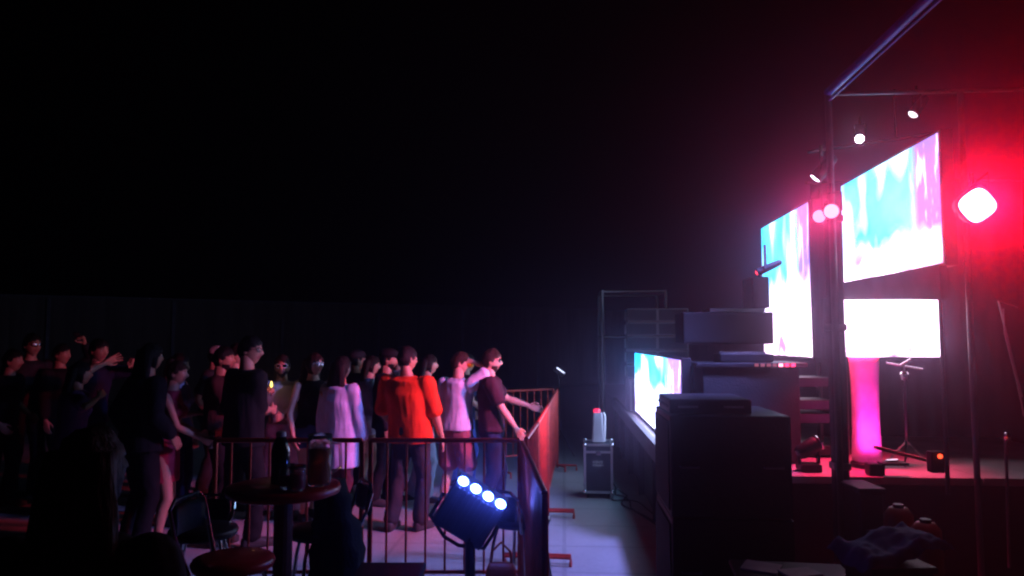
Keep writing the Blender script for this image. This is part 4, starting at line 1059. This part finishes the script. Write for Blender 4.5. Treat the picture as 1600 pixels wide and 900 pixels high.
person('second man looking right, face just behind the brown T-shirt man', ps(364, 140), 85, 1.79, skin_i=2, hair='short', hair_c='dark', top=T(dgrey, sleeve=.5), bottom=('trousers', dgrey), head=(0, -3))
person('person in backward pale cap half hidden behind the brown T-shirt man', ps(326, 128), 80, 1.76, skin_i=0, hair='short', hair_c='black', top=T(dgrey, sleeve=.5), bottom=('trousers', dgrey), cap=(F('pale_cap', (.4, .4, .38)), False))
r_, g = person('woman in a red sleeveless dress holding a glass, profile to the stage', ps(252, 172), 75, 1.64, fem=True, skin_i=0, hair='bun', hair_c='brown', top=T(wine, kind='dress', sleeve=.0, hem=.62, loose=.012), bottom=None, rh=(.12, .36, 1.02), lh=(-.1, .3, 1.05), hands=('grip', 'relaxed'), head=(5, -4))
cup('glass of pale drink held by the woman in the red dress', g[1], mat('pale_drink', (.7, .5, .45), .2, alpha_t=.4), .16, .03)
person('woman in white and blue top beside the red dress, face lit red', ps(273, 153), 85, 1.69, fem=True, skin_i=2, hair='mid', hair_c='dark', top=T(F('white_blue', (.45, .45, .6)), sleeve=.0, hem=.98, loose=.01), bottom=('trousers', navy), head=(0, -4), rh=(.1, .28, 1.15))
person('tall long-haired person in black, back to the viewer, left of the red dress', ps(214, 176), 30, 1.80, fem=True, skin_i=1, hair='long', hair_c='black', top=T(blk, sleeve=.9, hem=.85, loose=.04), bottom=('trousers', blk))
person('man in navy shirt with both hands raised, one finger pointing up', ps(132, 142), 100, 1.84, skin_i=0, hair='short', hair_c='black', top=T(navy, sleeve=.52, loose=.025), bottom=('trousers', blk), head=(5, -6), rh=(.17, .34, 1.52), lh=(-.12, .40, 1.50), hands=('open', 'point'))
person('woman in plum top seen from behind before the man with raised hands', ps(103, 165), 50, 1.62, fem=True, skin_i=1, hair='mid', hair_c='black', top=T(purple, sleeve=.5, hem=.84, loose=.03), bottom=('trousers', blk), rh=(.22, .22, 1.42))
r_, g = person('dark figure holding a phone up above the crowd at the left', ps(88, 128), 95, 1.78, skin_i=0, hair='short', hair_c='black', top=T(blk, sleeve=.9), bottom=('trousers', blk), lh=(-.2, .12, 1.78), hands=('relaxed', 'grip'))
phone('phone held up above the crowd at the left', g[-1], False)
person('man with glinting spectacles at the far left of the crowd', ps(34, 130), 120, 1.90, skin_i=0, hair='short', hair_c='black', top=T(dgrey, sleeve=.5), bottom=('trousers', blk), glasses=(M_BFRAME, M_GLINT), head=(-10, 0))
person('person in black at the left edge, only shoulder and sleeve in the picture', ps(-4, 140), 80, 1.72, skin_i=0, hair='short', hair_c='black', top=T(blk, sleeve=.5), bottom=('trousers', blk))
person('long-haired person in black seated close to the viewer at the lower left, back turned', ground_at(96, 1.98), -8, 1.72, fem=True, skin_i=1, hair='long', hair_c='black', top=T(blk, sleeve=.95, hem=.88, loose=.035), bottom=('trousers', blk), seat=.78, feet=((.14, .38, .33), (-.14, .36, .33)), rh=(.15, .42, 1.0), lh=(-.15, .42, 1.0), group='people sitting near the viewer')
bar_chair('dark bar chair under the long-haired person at the lower left', ground_at(96, 1.98), R(0), mat('dark_vinyl4', (.03, .02, .025), .4), False, .66)
bpy.data.scenes.remove(SCRATCH)
